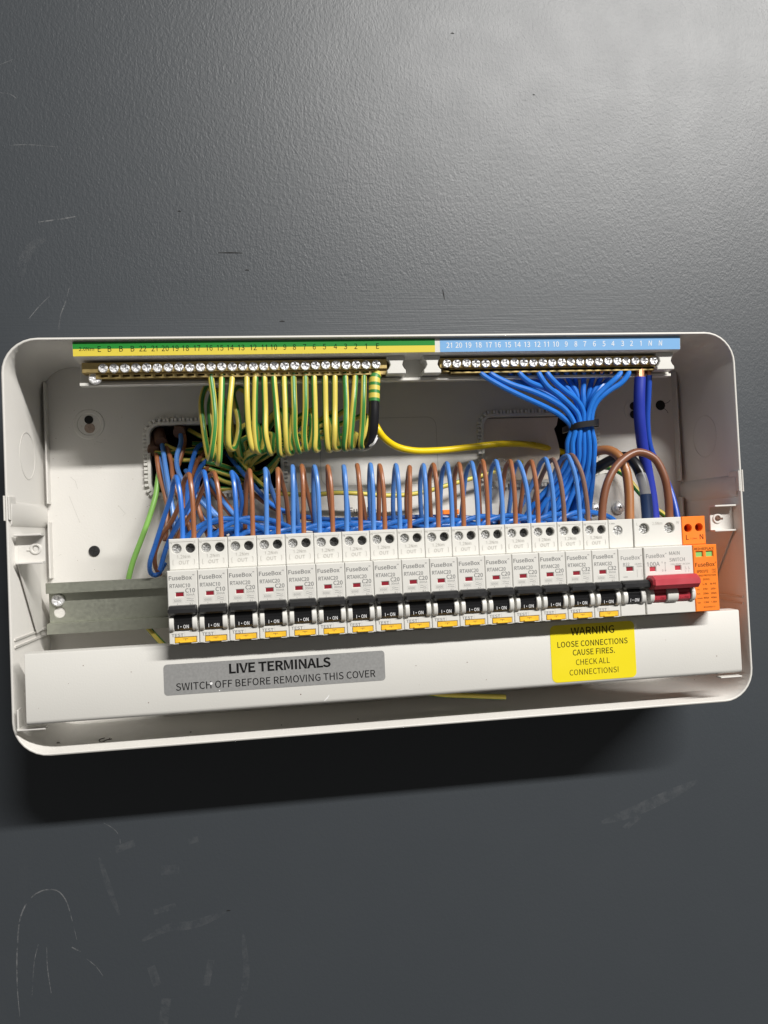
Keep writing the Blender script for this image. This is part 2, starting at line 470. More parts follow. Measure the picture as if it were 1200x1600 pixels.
# letter outlines, 1000 = cap height: advance, contours
FONT_SPACE = 306
FONT = {
    '!': (441, '157,1022 282,1022 263,302 177,302|156,8 130,76 156,146 220,172 284,146 310,76 284,8 220,-18'),
    '-': (473, '63,430 412,430 412,334 63,334'),
    '.': (379, '126,8 100,76 126,146 190,172 253,146 280,76 253,8 190,-18'),
    '/': (535, '424,1083 514,1083 106,-244 15,-244'),
    '0': (757, '152,112 68,503 152,891 379,1018 606,891 690,503 606,112 379,-18|517,183 570,503 517,821 379,920 241,821 188,503 241,183 379,83'),
    '1': (757, '344,0 344,830 165,770 165,870 282,925 372,1000 468,1000 468,0'),
    '2': (757, '60,74 407,435 518,719 473,861 334,917 221,884 127,801 55,872 185,978 349,1018 562,938 641,724 533,420 248,98 689,108 689,0 60,0'),
    '3': (757, '165,24 40,120 104,201 207,121 351,86 497,136 554,271 485,417 243,472 243,568 459,623 520,759 475,873 351,917 238,890 143,820 76,899 201,984 355,1018 564,952 647,768 598,616 469,528 619,435 681,267 587,58 359,-18'),
    '4': (757, '464,276 27,276 27,357 443,1000 581,1000 581,375 715,375 715,276 581,276 581,0 464,0|471,864 157,375 464,375'),
    '5': (757, '164,23 37,115 100,196 200,120 345,86 496,149 558,322 501,490 351,550 264,535 184,491 117,533 150,1000 636,1000 636,894 259,894 233,604 303,633 383,644 596,567 685,325 584,72 357,-18'),
    '6': (757, '172,106 76,477 189,894 446,1018 581,989 681,915 610,839 539,895 452,915 273,824 194,501 301,589 420,621 623,543 698,307 613,72 411,-18|262,163 411,80 531,143 580,307 535,468 400,528 300,499 196,401'),
    '7': (757, '344,487 553,894 67,894 67,1000 693,1000 693,925 465,497 400,0 270,0'),
    '8': (757, '153,57 63,248 120,418 246,525 151,626 111,761 189,945 385,1015 586,941 659,752 615,609 527,510 643,405 694,240 608,57 382,-18|526,639 553,745 508,871 383,922 269,878 224,761 292,625 450,543|523,122 576,244 497,394 311,486 212,389 173,259 233,127 383,75'),
    '9': (757, '180,11 79,85 147,162 224,106 317,86 486,177 566,501 459,412 336,379 135,459 60,693 145,929 347,1018 587,900 683,543 572,111 321,-18|499,841 348,921 226,859 177,693 222,532 356,472 460,503 565,606'),
    '=': (757, '52,714 707,714 707,621 52,621|52,386 707,386 707,293 52,293'),
    'A': (829, '344,1000 484,1000 824,0 690,0 595,306 229,306 132,0 5,0|563,405 415,898 261,405'),
    'B': (896, '138,1000 434,1000 681,944 778,756 740,621 632,532 778,455 835,293 729,73 456,0 138,0|412,576 597,619 653,739 594,864 417,900 263,900 263,576|438,101 639,149 711,297 640,434 438,477 263,477 263,101'),
    'C': (870, '203,119 79,499 206,880 523,1018 684,980 797,895 729,813 638,881 524,907 296,799 209,503 293,203 520,93 648,123 752,206 821,126 687,20 514,-18'),
    'D': (939, '138,1000 387,1000 738,871 858,503 739,133 393,0 138,0|377,104 641,209 729,503 641,796 377,898 263,898 263,104'),
    'E': (804, '138,1000 714,1000 714,894 263,894 263,580 643,580 643,472 263,472 263,108 729,108 729,0 138,0'),
    'F': (753, '138,1000 714,1000 714,894 263,894 263,555 645,555 645,449 263,449 263,0 138,0'),
    'G': (940, '206,119 79,499 209,880 538,1018 712,979 825,895 757,813 668,880 542,907 299,799 209,503 296,203 543,93 645,108 723,151 723,413 510,413 510,518 839,518 839,98 711,15 531,-18'),
    'H': (993, '138,1000 263,1000 263,581 730,581 730,1000 857,1000 857,0 730,0 730,472 263,472 263,0 138,0'),
    'I': (400, '138,1000 263,1000 263,0 138,0'),
    'K': (881, '138,1000 263,1000 263,498 685,1000 828,1000 514,621 876,0 735,0 435,521 263,317 263,0 138,0'),
    'L': (741, '138,1000 263,1000 263,108 701,108 701,0 138,0'),
    'M': (1108, '138,1000 289,1000 553,256 819,1000 970,1000 970,0 853,0 853,554 869,849 595,101 510,101 240,849 251,0 138,0'),
    'N': (986, '138,1000 266,1000 632,370 739,164 746,164 734,320 729,1000 849,1000 849,0 719,0 355,632 247,838 256,0 138,0'),
    'O': (1012, '198,123 79,503 198,881 506,1018 814,881 933,503 814,123 506,-18|722,204 804,503 722,799 506,907 290,799 209,503 290,204 506,93'),
    'P': (864, '138,1000 423,1000 694,935 797,707 695,473 428,398 263,398 263,0 138,0|412,501 608,550 671,707 605,857 407,898 263,898 263,501'),
    'R': (866, '431,525 611,574 674,720 611,858 431,898 263,898 263,525|443,424 263,424 263,0 138,0 138,1000 450,1000 701,938 799,720 738,533 574,438 828,0 686,0'),
    'S': (813, '219,22 65,130 141,217 266,127 416,93 571,138 626,255 578,367 458,434 315,497 179,585 112,753 201,943 427,1018 592,983 720,895 655,814 553,882 427,907 291,868 240,763 294,654 548,533 695,437 754,266 663,65 415,-18'),
    'T': (817, '345,894 42,894 42,1000 775,1000 775,894 472,894 472,0 345,0'),
    'U': (984, '236,77 134,412 134,1000 259,1000 259,409 327,161 492,93 661,161 730,409 730,1000 851,1000 851,412 748,77 492,-18'),
    'V': (784, '1,1000 134,1000 393,128 656,1000 784,1000 467,0 321,0'),
    'W': (1198, '35,1000 165,1000 330,131 544,1000 660,1000 799,456 870,131 879,131 1041,1000 1161,1000 955,0 802,0 602,831 397,0 247,0'),
    'a': (768, '142,37 80,192 189,378 535,469 504,599 382,656 261,631 160,577 112,663 237,728 402,760 599,677 659,456 659,0 557,0 546,89 427,13 296,-18|433,108 535,180 535,386 274,318 201,201 238,110 332,83'),
    'c': (696, '171,84 71,370 177,657 427,760 552,734 643,673 580,591 512,637 432,655 265,576 199,370 263,164 428,86 524,107 603,160 658,75 546,7 417,-18'),
    'e': (756, '174,84 71,370 173,655 402,760 622,665 698,412 693,341 194,341 267,152 439,82 538,97 625,141 668,57 560,4 426,-18|589,430 541,601 405,660 265,600 192,430'),
    'k': (753, '126,1086 248,1086 248,351 568,741 707,741 460,442 739,0 604,0 387,357 248,195 248,0 126,0'),
    'm': (1263, '126,741 228,741 240,633 349,723 473,760 607,722 678,618 796,720 924,760 1092,685 1147,469 1147,0 1023,0 1023,453 990,604 885,651 797,623 698,538 698,0 574,0 574,453 541,604 437,651 348,623 251,538 251,0 126,0'),
    'n': (832, '126,741 228,741 240,633 355,723 491,760 663,685 718,469 718,0 593,0 593,453 560,604 453,651 351,622 251,538 251,0 126,0'),
    'o': (827, '174,84 71,370 174,657 413,760 653,657 756,370 653,84 413,-18|569,164 629,370 569,576 413,655 258,576 199,370 258,164 413,86'),
    'p': (846, '126,741 228,741 240,655 354,728 479,760 698,657 774,382 676,87 452,-18 349,4 247,68 251,-312 126,-312|584,165 644,381 599,580 447,655 353,629 251,554 251,164 347,104 431,87'),
    's': (638, '168,11 44,85 104,168 205,104 323,79 433,113 469,195 415,282 153,409 85,550 151,699 340,760 468,735 569,675 509,598 431,644 341,663 237,631 203,555 252,477 516,352 588,202 519,47 319,-18'),
    'u': (828, '170,56 115,271 115,741 240,741 240,286 273,137 379,90 482,120 580,216 580,741 704,741 704,0 600,0 591,116 476,19 342,-18'),
    'x': (679, '265,386 40,741 175,741 347,454 510,741 640,741 415,374 659,0 523,0 326,306 151,0 20,0'),
    'z': (648, '48,67 438,640 90,640 90,741 596,741 596,674 205,101 608,101 608,0 48,0'),
    '~': (757, '241,521 180,499 126,428 56,477 147,582 246,615 516,486 577,508 633,578 703,528 611,424 513,392'),
    '®': (645, '120,570 35,787 120,1004 322,1087 524,1004 608,787 524,570 322,487|483,610 548,787 483,964 322,1033 161,964 95,787 161,610 322,542|211,945 327,945 410,923 446,847 430,796 389,763 460,636 390,636 336,744 274,744 274,636 211,636|362,804 381,843 366,880 317,895 274,895 274,791'),
    '·': (1364, '785,621 827,518 785,416 682,374 580,416 538,518 580,621 682,663'),
}
_G = {}


def glyphs(s, bold=0.0):
    """filled letters in units of the cap height, starting at x = 0: points, triangles, width"""
    key = (s, bold)
    if key in _G:
        return _G[key]
    vs, fs, x = [], [], 0.0
    for ch in s:
        if ch == ' ':
            x += FONT_SPACE / 1000
            continue
        adv, raw = FONT[ch]
        lps = []
        for c in raw.split('|'):
            p = [Vector([int(q) / 1000 for q in t.split(',')]) for t in c.split()]
            if bold:
                q, n = [], len(p)
                for i in range(n):
                    d1, d2 = (p[i] - p[i - 1]).normalized(), (p[(i + 1) % n] - p[i]).normalized()
                    m = Vector((-d1.y, d1.x)) + Vector((-d2.y, d2.x))
                    l2 = m.length_squared
                    m = m * (2 / l2) if l2 > 0.5 else Vector((-d1.y, d1.x))
                    q.append(p[i] + m * bold)
                p = q
            lps.append([Vector((a.x, a.y, 0)) for a in p])
        o = len(vs)
        vs += [(a.x + x, a.y) for lp in lps for a in lp]
        fs += [tuple(o + i for i in t) for t in tessellate_polygon(lps)]
        x += adv / 1000
    x0 = min(a for a, b in vs)
    vs = [(a - x0, b) for a, b in vs]
    _G[key] = (vs, fs, max(a for a, b in vs))
    return _G[key]


def smooth(pts, step=2.2):
    """centripetal Catmull-Rom through the points, about `step` mm between samples"""
    P = [Vector(p) for p in pts]
    if len(P) < 3:
        return [tuple(p) for p in P]
    P = [P[0] * 2 - P[1]] + P + [P[-1] * 2 - P[-2]]
    out = []
    for i in range(1, len(P) - 2):
        p0, p1, p2, p3 = P[i - 1], P[i], P[i + 1], P[i + 2]
        t0 = 0.0
        t1 = t0 + max(1e-4, (p1 - p0).length) ** 0.5
        t2 = t1 + max(1e-4, (p2 - p1).length) ** 0.5
        t3 = t2 + max(1e-4, (p3 - p2).length) ** 0.5
        n = max(2, int((p2 - p1).length / step))
        for k in range(n):
            t = t1 + (t2 - t1) * k / n
            A1 = p0 * ((t1 - t) / (t1 - t0)) + p1 * ((t - t0) / (t1 - t0))
            A2 = p1 * ((t2 - t) / (t2 - t1)) + p2 * ((t - t1) / (t2 - t1))
            A3 = p2 * ((t3 - t) / (t3 - t2)) + p3 * ((t - t2) / (t3 - t2))
            B1 = A1 * ((t2 - t) / (t2 - t0)) + A2 * ((t - t0) / (t2 - t0))
            B2 = A2 * ((t3 - t) / (t3 - t1)) + A3 * ((t - t1) / (t3 - t1))
            out.append(tuple(B1 * ((t2 - t) / (t2 - t1)) + B2 * ((t - t1) / (t2 - t1))))
    out.append(tuple(P[-2]))
    return out


def tag(o, label=None, cat=None, group=None, kind=None):
    if label: o['label'] = label
    if cat: o['category'] = cat
    if group: o['group'] = group
    if kind: o['kind'] = kind
    return o


def thing(name, origin, label, cat, group=None):
    o = bpy.data.objects.new(name, None)
    o.empty_display_size = 0.01
    COL.objects.link(o)
    o.location = (origin[0] * MM, -origin[1] * MM, origin[2] * MM)
    ORI[o] = tuple(origin)
    return tag(o, label, cat, group)


def copy_tree(o, parent=None):
    c = o.copy()
    COL.objects.link(c)
    if parent is not None:
        c.parent = parent
    for ch in list(o.children):
        copy_tree(ch, c)
    return c


def place(me, name, parent, x, d, z, ry=0.0):
    """an object sharing mesh data, at a point of the scene, under a parent thing"""
    o = bpy.data.objects.new(name, me)
    COL.objects.link(o)
    og = ORI[parent]
    o.parent = parent
    o.location = ((x - og[0]) * MM, -(d - og[1]) * MM, (z - og[2]) * MM)
    o.rotation_euler = (0, ry, 0)
    return o


# ------------------------------------------------------------------ dimensions (mm)
W, H, D = 490.2, 259.0, 81.6           # enclosure
T = 1.6                                # sheet
DN, DS = 104.4, 92.1                   # breaker nose and shoulder fronts
X0, PITCH = 98.3, 17.91
ZN, ZT, ZS = 66.4, 110.5, 129.8        # nose bottom, nose top, shoulder top
DR = 32.7                              # rail lips
LE = (75.3, 170.5, 163.5, 214.5)       # left cable entry x0 x1 z0 z1
RE = (325.8, 416.5, 163.0, 214.8)      # right cable entry

# ------------------------------------------------------------------ the wall
mb = MB()
wx0, wx1, wz0, wz1 = -1600, 2600, -1300, 1700
mb.add([(wx0, 0, wz0), (wx1, 0, wz0), (wx1, 0, wz1), (wx0, 0, wz1)] , [], 'wall')
holes = [rrect(LE[0] + 1, LE[1] - 1, LE[2] + 1, LE[3] - 1, 7), rrect(RE[0] + 1, RE[1] - 1, RE[2] + 1, RE[3] - 1, 7)]
loops = [[(wx0, wz0), (wx1, wz0), (wx1, wz1), (wx0, wz1)]] + [list(reversed(h)) for h in holes]
vs = [(a, 0, c) for lp in loops for a, c in lp]
mb = MB()
mb.add(vs, [tuple(t) for t in tessellate_polygon([[Vector((a, c, 0)) for a, c in lp] for lp in loops])], 'wall')
wall = mb.build('wall', recalc=False)
for p in wall.data.polygons:
    pass
bm = bmesh.new(); bm.from_mesh(wall.data)
for f in bm.faces:
    if f.normal.y > 0: f.normal_flip()
bm.to_mesh(wall.data); bm.free()
tag(wall, kind='structure')

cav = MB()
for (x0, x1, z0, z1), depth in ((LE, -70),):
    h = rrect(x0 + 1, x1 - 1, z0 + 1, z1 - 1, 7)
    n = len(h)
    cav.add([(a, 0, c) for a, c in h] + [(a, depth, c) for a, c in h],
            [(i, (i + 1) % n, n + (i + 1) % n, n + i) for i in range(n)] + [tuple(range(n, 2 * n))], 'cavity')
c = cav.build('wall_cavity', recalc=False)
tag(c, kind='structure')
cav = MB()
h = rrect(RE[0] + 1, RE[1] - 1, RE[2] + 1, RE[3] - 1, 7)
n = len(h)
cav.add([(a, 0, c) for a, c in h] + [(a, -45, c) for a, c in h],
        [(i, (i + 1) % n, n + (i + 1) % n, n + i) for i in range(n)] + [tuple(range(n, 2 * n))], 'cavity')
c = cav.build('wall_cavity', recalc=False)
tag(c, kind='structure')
bd = MB()
zb0, zb1 = RE[2] + 1.2, RE[3] - 1.2
jag = [(388.5, zb0), (389.2, zb0 + 8), (388.4, zb0 + 15), (389.6, zb0 + 22), (388.2, zb0 + 30), (387.0, zb0 + 35), (385.6, zb0 + 40), (388.0, zb0 + 43), (389.4, zb1)]
bd.prism([(RE[0] + 1.2, zb0)] + jag + [(RE[0] + 1.2, zb1)], [], -14, -0.6, 'plaster', 0.3)
bd = bd.build('plasterboard')
tag(bd, kind='structure')

# chalk scuffs and smears on the paint
def wall_mark(pts, width, key):
    q = smooth([at(u, v, 0.15) for u, v in pts], 3)
    n = len(q)
    mk.ribbon(q, [max(0.2, width * math.sin(math.pi * (i + 0.5) / n) ** 0.5) for i in range(n)], key)


mk = MB()
for pts, wd in (([(32, 1600), (27, 1540), (27, 1480), (33, 1430), (48, 1403), (65, 1392), (88, 1391), (102, 1405), (112, 1435), (120, 1468)], 0.9),
                ([(80, 1552), (74, 1510), (73, 1480)], 0.7), ([(50, 1555), (54, 1500), (60, 1475)], 0.5),
                ([(112, 1480), (126, 1487)], 1.0), ([(135, 1498), (150, 1510), (161, 1525)], 0.5),
                ([(188, 1318), (186, 1305), (175, 1293), (162, 1286)], 0.5),
                ([(0, 101), (20, 93)], 0.6), ([(0, 145), (16, 147), (26, 154)], 0.7),
                ([(0, 228), (40, 226), (95, 230)], 0.6), ([(60, 347), (90, 343), (120, 338)], 1.0),
                ([(92, 515), (94, 495), (103, 470), (108, 450)], 0.7), ([(45, 498), (60, 480), (78, 462)], 0.5)):
    wall_mark(pts, wd, 'scuff')
for pts, wd in (([(222, 1470), (262, 1450), (300, 1445), (340, 1430), (358, 1418)], 6), ([(180, 1328), (210, 1317)], 6),
                ([(236, 1510), (246, 1540)], 7), ([(380, 1460), (384, 1530), (368, 1590)], 5), ([(240, 1425), (275, 1415)], 5),
                ([(252, 1360), (280, 1358)], 8), ([(940, 1285), (985, 1270), (1040, 1245), (1090, 1220)], 9),
                ([(975, 1295), (1000, 1275)], 5), ([(30, 440), (40, 400), (52, 383), (70, 374)], 7), ([(295, 1315), (310, 1311)], 5),
                ([(155, 1340), (175, 1400), (187, 1430)], 4), ([(330, 1500), (322, 1540)], 6), ([(260, 1560), (255, 1600)], 8)):
    wall_mark(pts, wd, 'smear')
mk = mk.build('chalk_scuff', wall, recalc=False)
tag(mk, kind='stuff')
nk = MB()
for u, v, l in ((360, 395, 9), (386, 422, 1.5), (441, 502, 2), (280, 330, 1.2), (707, 52, 1.5), (834, 148, 1.0), (357, 1423, 1.5)):
    x, d, z = at(u, v, 0.2)
    nk.ribbon([(x - l, 0.2, z), (x, 0.2, z + 0.2), (x + l, 0.2, z - 0.1)], [0.3, 0.9, 0.3], 'void')
x, d, z = at(692, 460, 0.2)
nk.ribbon([(x, 0.2, z + 4), (x + 0.6, 0.2, z), (x + 1.2, 0.2, z - 4)], [0.3, 0.8, 0.3], 'void')
tag(nk.build('paint_nick', wall, recalc=False), kind='stuff')

# ------------------------------------------------------------------ enclosure
enc = thing('fuse_box_enclosure', (W / 2, 0, 0), 'white metal fuse box tray fixed to the dark grey wall, front cover removed', 'fuse box')
mb = MB()
outer = rrect(0, W, 0, H, 22, 8)
inner = rrect(T, W - T, T, H - T, 20.4, 8)
mb.prism(outer, [inner], 1.0, D, 'enclosure', 0.45)
mb.build('side_wall', enc, angle=50)
mb = MB()
mb.prism(inner, [rrect(*LE, 8), rrect(*RE, 8), circle(34, 124, 2, 12)], 1.0, 2.6, 'enclosure', 0.2)
mb.build('back_panel', enc)
# flat grey line paints the shade of a pressed outline, mid back
mb = MB()
xa, _, za = at(500, 645, 2.7); xb, _, zb = at(688, 745, 2.7)
q = rrect(at(500, 700, 2.7)[0], at(683, 700, 2.7)[0], at(600, 757, 2.7)[2], at(600, 653, 2.7)[2], 7, 5)
mb.ribbon([(a, 2.68, c) for a, c in q], 0.5, 'shademark', True)
mb.build('outline_shade', enc, recalc=False)
for sx in (0, 1):
    def X(a): return a if sx == 0 else W - a
    def bx(m, a, b, d0, d1, z0, z1, bev=0.2):
        m.box(min(X(a), X(b)), max(X(a), X(b)), d0, d1, z0, z1, 'enclosure', bev)
    mb = MB(); bx(mb, 4.2, 5.4, 2.5, 9.5, 159, 246); mb.build('back_flange', enc)
    mb = MB(); bx(mb, 4.2, 5.4, 2.5, 9.5, 106, 146); mb.build('back_flange', enc)
    # joggled band across the side wall
    mb = MB()
    a0, a1 = X(T), X(T + 1.3)
    mb.prism([(a0, 142), (a1, 144), (a1, 156), (a0, 158)], [], 2.5, 79, 'enclosure', 0.6)
    mb.build('side_band', enc)
    mb = MB(); bx(mb, -1.1, -0.05, 66, D + 0.3, 145.5, 161, 0.3); bx(mb, T + 0.1, T + 1.1, 70, D + 0.4, 146, 160.5, 0.3)
    mb.build('rim_tab', enc)
    # lower ridges
    mb = MB(); bx(mb, T, T + 0.8, 6, 78, 71, 72.3, 0.3); bx(mb, T, T + 0.8, 6, 78, 66.5, 67.8, 0.3); mb.build('side_ridge', enc)
    # knockout ring
    mb = MB()
    r0 = [(40 + 16 * math.cos(t * math.pi / 16), 190 + 16 * math.sin(t * math.pi / 16)) for t in range(32)]
    r1 = [(40 + 15.3 * math.cos(t * math.pi / 16), 190 + 15.3 * math.sin(t * math.pi / 16)) for t in range(32)]
    e = sorted((X(T - 0.05), X(T + 0.18)))
    mb.prism(r0, [r1], e[0], e[1], 'enclosure', axis='x', bev=0.0, bev0=0.0)
    mb.build('knockout_ring', enc)
    # cover fixing lug: plate with a boss, flanges above and below
    lug = MB()
    zl0, zl1 = 118.4, 136.8
    cx, cz = X(14.2), 127.5
    xs = sorted((X(3.4), X(19.6)))
    lug.prism([(xs[0], zl0), (xs[1], zl0), (xs[1], zl1), (xs[0], zl1)], [circle(cx, cz, 1.9, 14)], 70, 71.4, 'enclosure', 0.3)
    lug.box(xs[0], xs[1], 71.0, 78.6, zl1 - 1.1, zl1 + 0.2, 'enclosure', 0.3)
    lug.box(xs[0], xs[1], 71.0, 77.0, zl0 - 0.2, zl0 + 1.1, 'enclosure', 0.3)
    bx(lug, T - 0.1, 3.6, 58, 71.3, zl0, zl1)
    lug = lug.build('cover_lug', enc)
    mb = MB()
    mb.prism(circle(cx, cz, 3.6, 20), [circle(cx, cz, 2.0, 16)], 71.3, 72.3, 'enclosure', 0.4)
    if sx:
        mb.box(cx - 1.5, cx + 4.0, 71.45, 72.6, cz - 0.9, cz + 0.5, 'mudsheath', 0.3)
        mb.cyl(cx - 0.6, cz, 69, 72.2, 2.1, 'mudsheath', 9, 0.5)
    else:
        mb.cyl(cx + 0.3, cz, 68.5, 71.2, 1.85, 'enclosure', 14)
        mb.box(cx - 5.2, cx - 1.8, 71.4, 72.1, cz - 1.1, cz - 0.2, 'enclosure', 0.2)
    mb.build('screw_boss', lug)
    arm = MB()
    aa = sorted((X(3.0), X(4.1)))
    arm.prism([(73, 118.2), (28, 118.2), (28, 72), (38, 71)], [], aa[0], aa[1], 'enclosure', 0.25, axis='x')
    arm.build('lug_bracket', enc)
# clip tongues that hold the lower cover
mb = MB()
mb.box(4.0, 20.5, 78, 85.5, 17.2, 18.6, 'enclosure', 0.3)
mb.box(4.0, 5.2, 78, 85, 18, 30, 'enclosure', 0.3)
mb.build('cover_clip', enc)
mb = MB()
mb.box(W - 30, W - 14.5, 86, 91.5, 18.6, 19.6, 'enclosure', 0.3)
mb.build('cover_clip', enc)
# dimples in the back; black discs paint the dark inside of fixing holes
mb = MB()
mb.prism(circle(33.2, 216, 11, 36), [circle(33.2, 216, 7.8, 36)], 2.5, 3.0, 'enclosure', 0.45)
dim = mb.build('screw_dimple', enc)
mb = MB(); mb.cyl(33.2, 219.3, 2.4, 2.9, 3.1, 'void', 20); mb.build('hole_disc', dim)
mb = MB(); mb.cyl(33.6, 213.2, 2.4, 2.75, 3.7, 'rawplaster', 20); mb.build('hole_disc', dim)
mb = MB(); mb.cyl(474.3, 220.5, 2.4, 2.9, 4.0, 'void', 20)
mb.ribbon([(477, 2.75, 221.5), (481, 2.75, 222.6), (483, 2.75, 224.5)], 0.35, 'void')
mb.ribbon([(476.5, 2.75, 218.5), (479.5, 2.75, 216), (480.5, 2.75, 214)], 0.35, 'void')
mb.build('hole_disc', enc)
mb = MB()
mb.prism(circle(453, 217, 10, 32), [circle(453, 217, 8.0, 32)], 2.5, 2.9, 'enclosure', 0.35)
dim = mb.build('screw_dimple', enc)
mb = MB(); mb.cyl(451.5, 220.3, 2.4, 2.9, 3.3, 'void', 20); mb.build('hole_disc', dim)
mb = MB(); mb.cyl(451.3, 213.6, 2.4, 2.9, 3.3, 'void', 20); mb.build('hole_disc', dim)
mb = MB(); mb.prism(rrect(9.0, 20.6, 77.5, 97.5, 5), [], 2.4, 24.2, 'enclosure', 0.3); mb.cyl(462, 92, 2.4, 24.6, 5, 'enclosure', 20); mb.build('rail_boss', enc)
# toothed edging round the two cable entries
def edging(x0, x1, z0, z1, gap):
    r = 8
    path = rrect(x0, x1, z0, z1, r, 6)
    P = [Vector(p) for p in path]
    seg = []
    for i in range(len(P)):
        a, b = P[i], P[(i + 1) % len(P)]
        L_ = (b - a).length
        k = max(1, int(L_ / 0.8))
        for j in range(k):
            seg.append((a + (b - a) * (j / k)))
    root = MB()
    n = len(seg)
    nor = []
    for i in range(n):
        t = (seg[(i + 1) % n] - seg[i - 1]).normalized()
        nor.append(Vector((t.y, -t.x)))            # outwards for a counter-clockwise path
    root.prism([tuple(p + q * 1.6) for p, q in zip(seg, nor)], [[tuple(p - q * 0.8) for p, q in zip(seg, nor)]], 0.3, 5.9, 'carrier', 0.3)
    root = root.build('entry_edging', enc)
    # teeth, evenly spaced along the path
    total, acc, nxt, teeth = 0, 0.0, 0.0, MB()
    for i in range(n):
        if acc >= nxt:
            nxt += 2.85
            p, q = seg[i], nor[i]
            t = Vector((-q.y, q.x))
            if not gap(p.x, p.y):
                a, b = p + q * 1.5, p + q * 4.3
                teeth.prism([tuple(a - t * 0.98), tuple(b - t * 0.98), tuple(b + t * 0.98), tuple(a + t * 0.98)], [], 2.62, 5.6, 'carrier', 0.2)
        acc += (seg[(i + 1) % n] - seg[i]).length
    tt = teeth.build('edging_teeth', root)
    tag(tt, kind='stuff')


edging(*LE, lambda x, z: False)
edging(*RE, lambda x, z: False)
# maker's sticker on the back, mostly behind the tails
mb = MB()
x0, _, z0 = at(546, 800, 3)
mb.text('FuseBox', x0, x0 + 24, z0 - 1, 4.2, 2.8, 'blackink')
mb.text('20', x0 - 2, x0 + 4, z0 - 8, 4.6, 2.8, 'blackink', 0.01)
mb.build('maker_mark', enc, recalc=False)

# scratches, plaster dust and a crack in the back
mb = MB()
rs = random.Random(4)
for pts in ([(108, 775), (118, 800), (125, 817)], [(92, 868), (96, 866)], [(185, 790), (196, 803), (192, 806)], [(110, 745), (118, 752), (121, 764)], [(150, 690), (160, 692)]):
    mb.ribbon([(at(u, v, 2.66)[0], 2.66, at(u, v, 2.66)[2]) for u, v in pts], 0.22, 'shademark')
for k in range(46):
    u, v = rs.uniform(80, 245), rs.uniform(640, 905)
    x, d, z = at(u, v, 2.66)
    mb.prism(circle(x, z, rs.uniform(0.08, 0.28), 5, rs.random()), [], 2.6, 2.68, 'rawplaster' if k % 3 else 'mudsheath')
tag(mb.build('dust_speck', enc, recalc=False), kind='stuff')

# swarf on the tray floor
mb = MB()
for u, v, r in ((89, 1146, 1.0), (297, 1136, 0.6), (440, 1140, 0.4), (170, 1155, 0.4), (560, 1130, 0.4)):
    x, d, z = at(u, v, 60)
    mb.cyl(x, z, 57, 59, r, 'dirt', 6, 0.3)
mb.v = [(x, d, z - (z - 2.2) + 0.0 + random.random() * 0.3) for x, d, z in mb.v]
q = smooth([(50 + 4 * math.cos(a), 60 + 3 * math.sin(a), 2.2 + 0.8 * math.sin(2 * a)) for a in (0.2, 1.2, 2.2, 3.2, 4.4)], 0.8)
mb.tube(q, 0.35, 'dirt', 5)
tag(mb.build('metal_crumb'), 'few dark crumbs of swarf on the fuse box floor', 'debris', kind='stuff')

scr = MB()
scr.prism(circle(0, 0, 3.9, 22), [], 0, 1.4, 'black', 0.6)
scr.box(-2.2, 2.2, 1.38, 1.46, -0.45, 0.45, 'void'); scr.box(-0.45, 0.45, 1.37, 1.45, -2.2, 2.2, 'void')
t = thing('wood_screw', (34, 2.6, 124), 'black cross-head screw in the back panel above the bare rail', 'screw')
place(scr.mesh('screw_head'), 'screw_head', t, 34, 2.6, 124, 0.2)

# ------------------------------------------------------------------ DIN rail
rail = thing('din_rail', (240, DR, 68), 'bare galvanised mounting rail carrying the row of breakers', 'rail')
mb = MB()
web = DR - 7.2
xr0, xr1 = 8.2, 474
key = []
cxk, czk = 14.9, 83.2
mb.prism([(xr0, 76.2), (xr1, 76.2), (xr1, 96.6), (xr0, 96.6)], [circle(cxk, czk, 3.9, 24)], web - 1, web, 'galv', 0.1)
mb.build('web', rail)
for zz, sgn in ((96.6, 1), (76.2, -1)):
    mb = MB()
    prof = [(web - 1, zz), (web - 1, zz + sgn * 1.0), (DR - 1, zz + sgn * 1.0), (DR - 1, zz + sgn * 7.2), (DR, zz + sgn * 7.2), (DR, zz)]
    mb.prism(prof, [], xr0, xr1, 'galv', 0.12, axis='x')
    mb.build('lip', rail)
scr = MB()
scr.prism(circle(0, 0, 4.3, 24), [[(p[0] * 1.0, p[1]) for p in [(-.5, -.5), (-.5, -2.6), (.5, -2.6), (.5, -.5), (2.6, -.5), (2.6, .5), (.5, .5), (.5, 2.6), (-.5, 2.6), (-.5, .5), (-2.6, .5), (-2.6, -.5)]]], 0.9, 2.2, 'zinc', 0.6)
scr.cyl(0, 0, 0, 0.95, 4.3, 'zinc', 24)
place(scr.mesh('rail_screw'), 'rail_screw', rail, 14.3, web, 91.6, 0.5)


# ------------------------------------------------------------------ breakers
def cross_screw(r, key, deep=1.0):
    m = MB()
    a, b = r * 0.16, r * 0.72
    plus = [(-a, -a), (-a, -b), (a, -b), (a, -a), (b, -a), (b, a), (a, a), (a, b), (-a, b), (-a, a), (-b, a), (-b, -a)]
    m.prism(circle(0, 0, r, 22), [plus], 0.8, 0.8 + deep, key, r * 0.14)
    m.cyl(0, 0, 0, 0.85, r, key, 22)
    return m


ME_BRIGHT = cross_screw(2.85, 'termscrew').mesh('terminal_screw')
ME_DARK = cross_screw(2.85, 'darkscrew').mesh('terminal_screw')
ME_BIG = cross_screw(3.3, 'termscrew').mesh('terminal_screw')
ME_BAR = cross_screw(2.95, 'zinc', 1.5).mesh('clamp_screw')


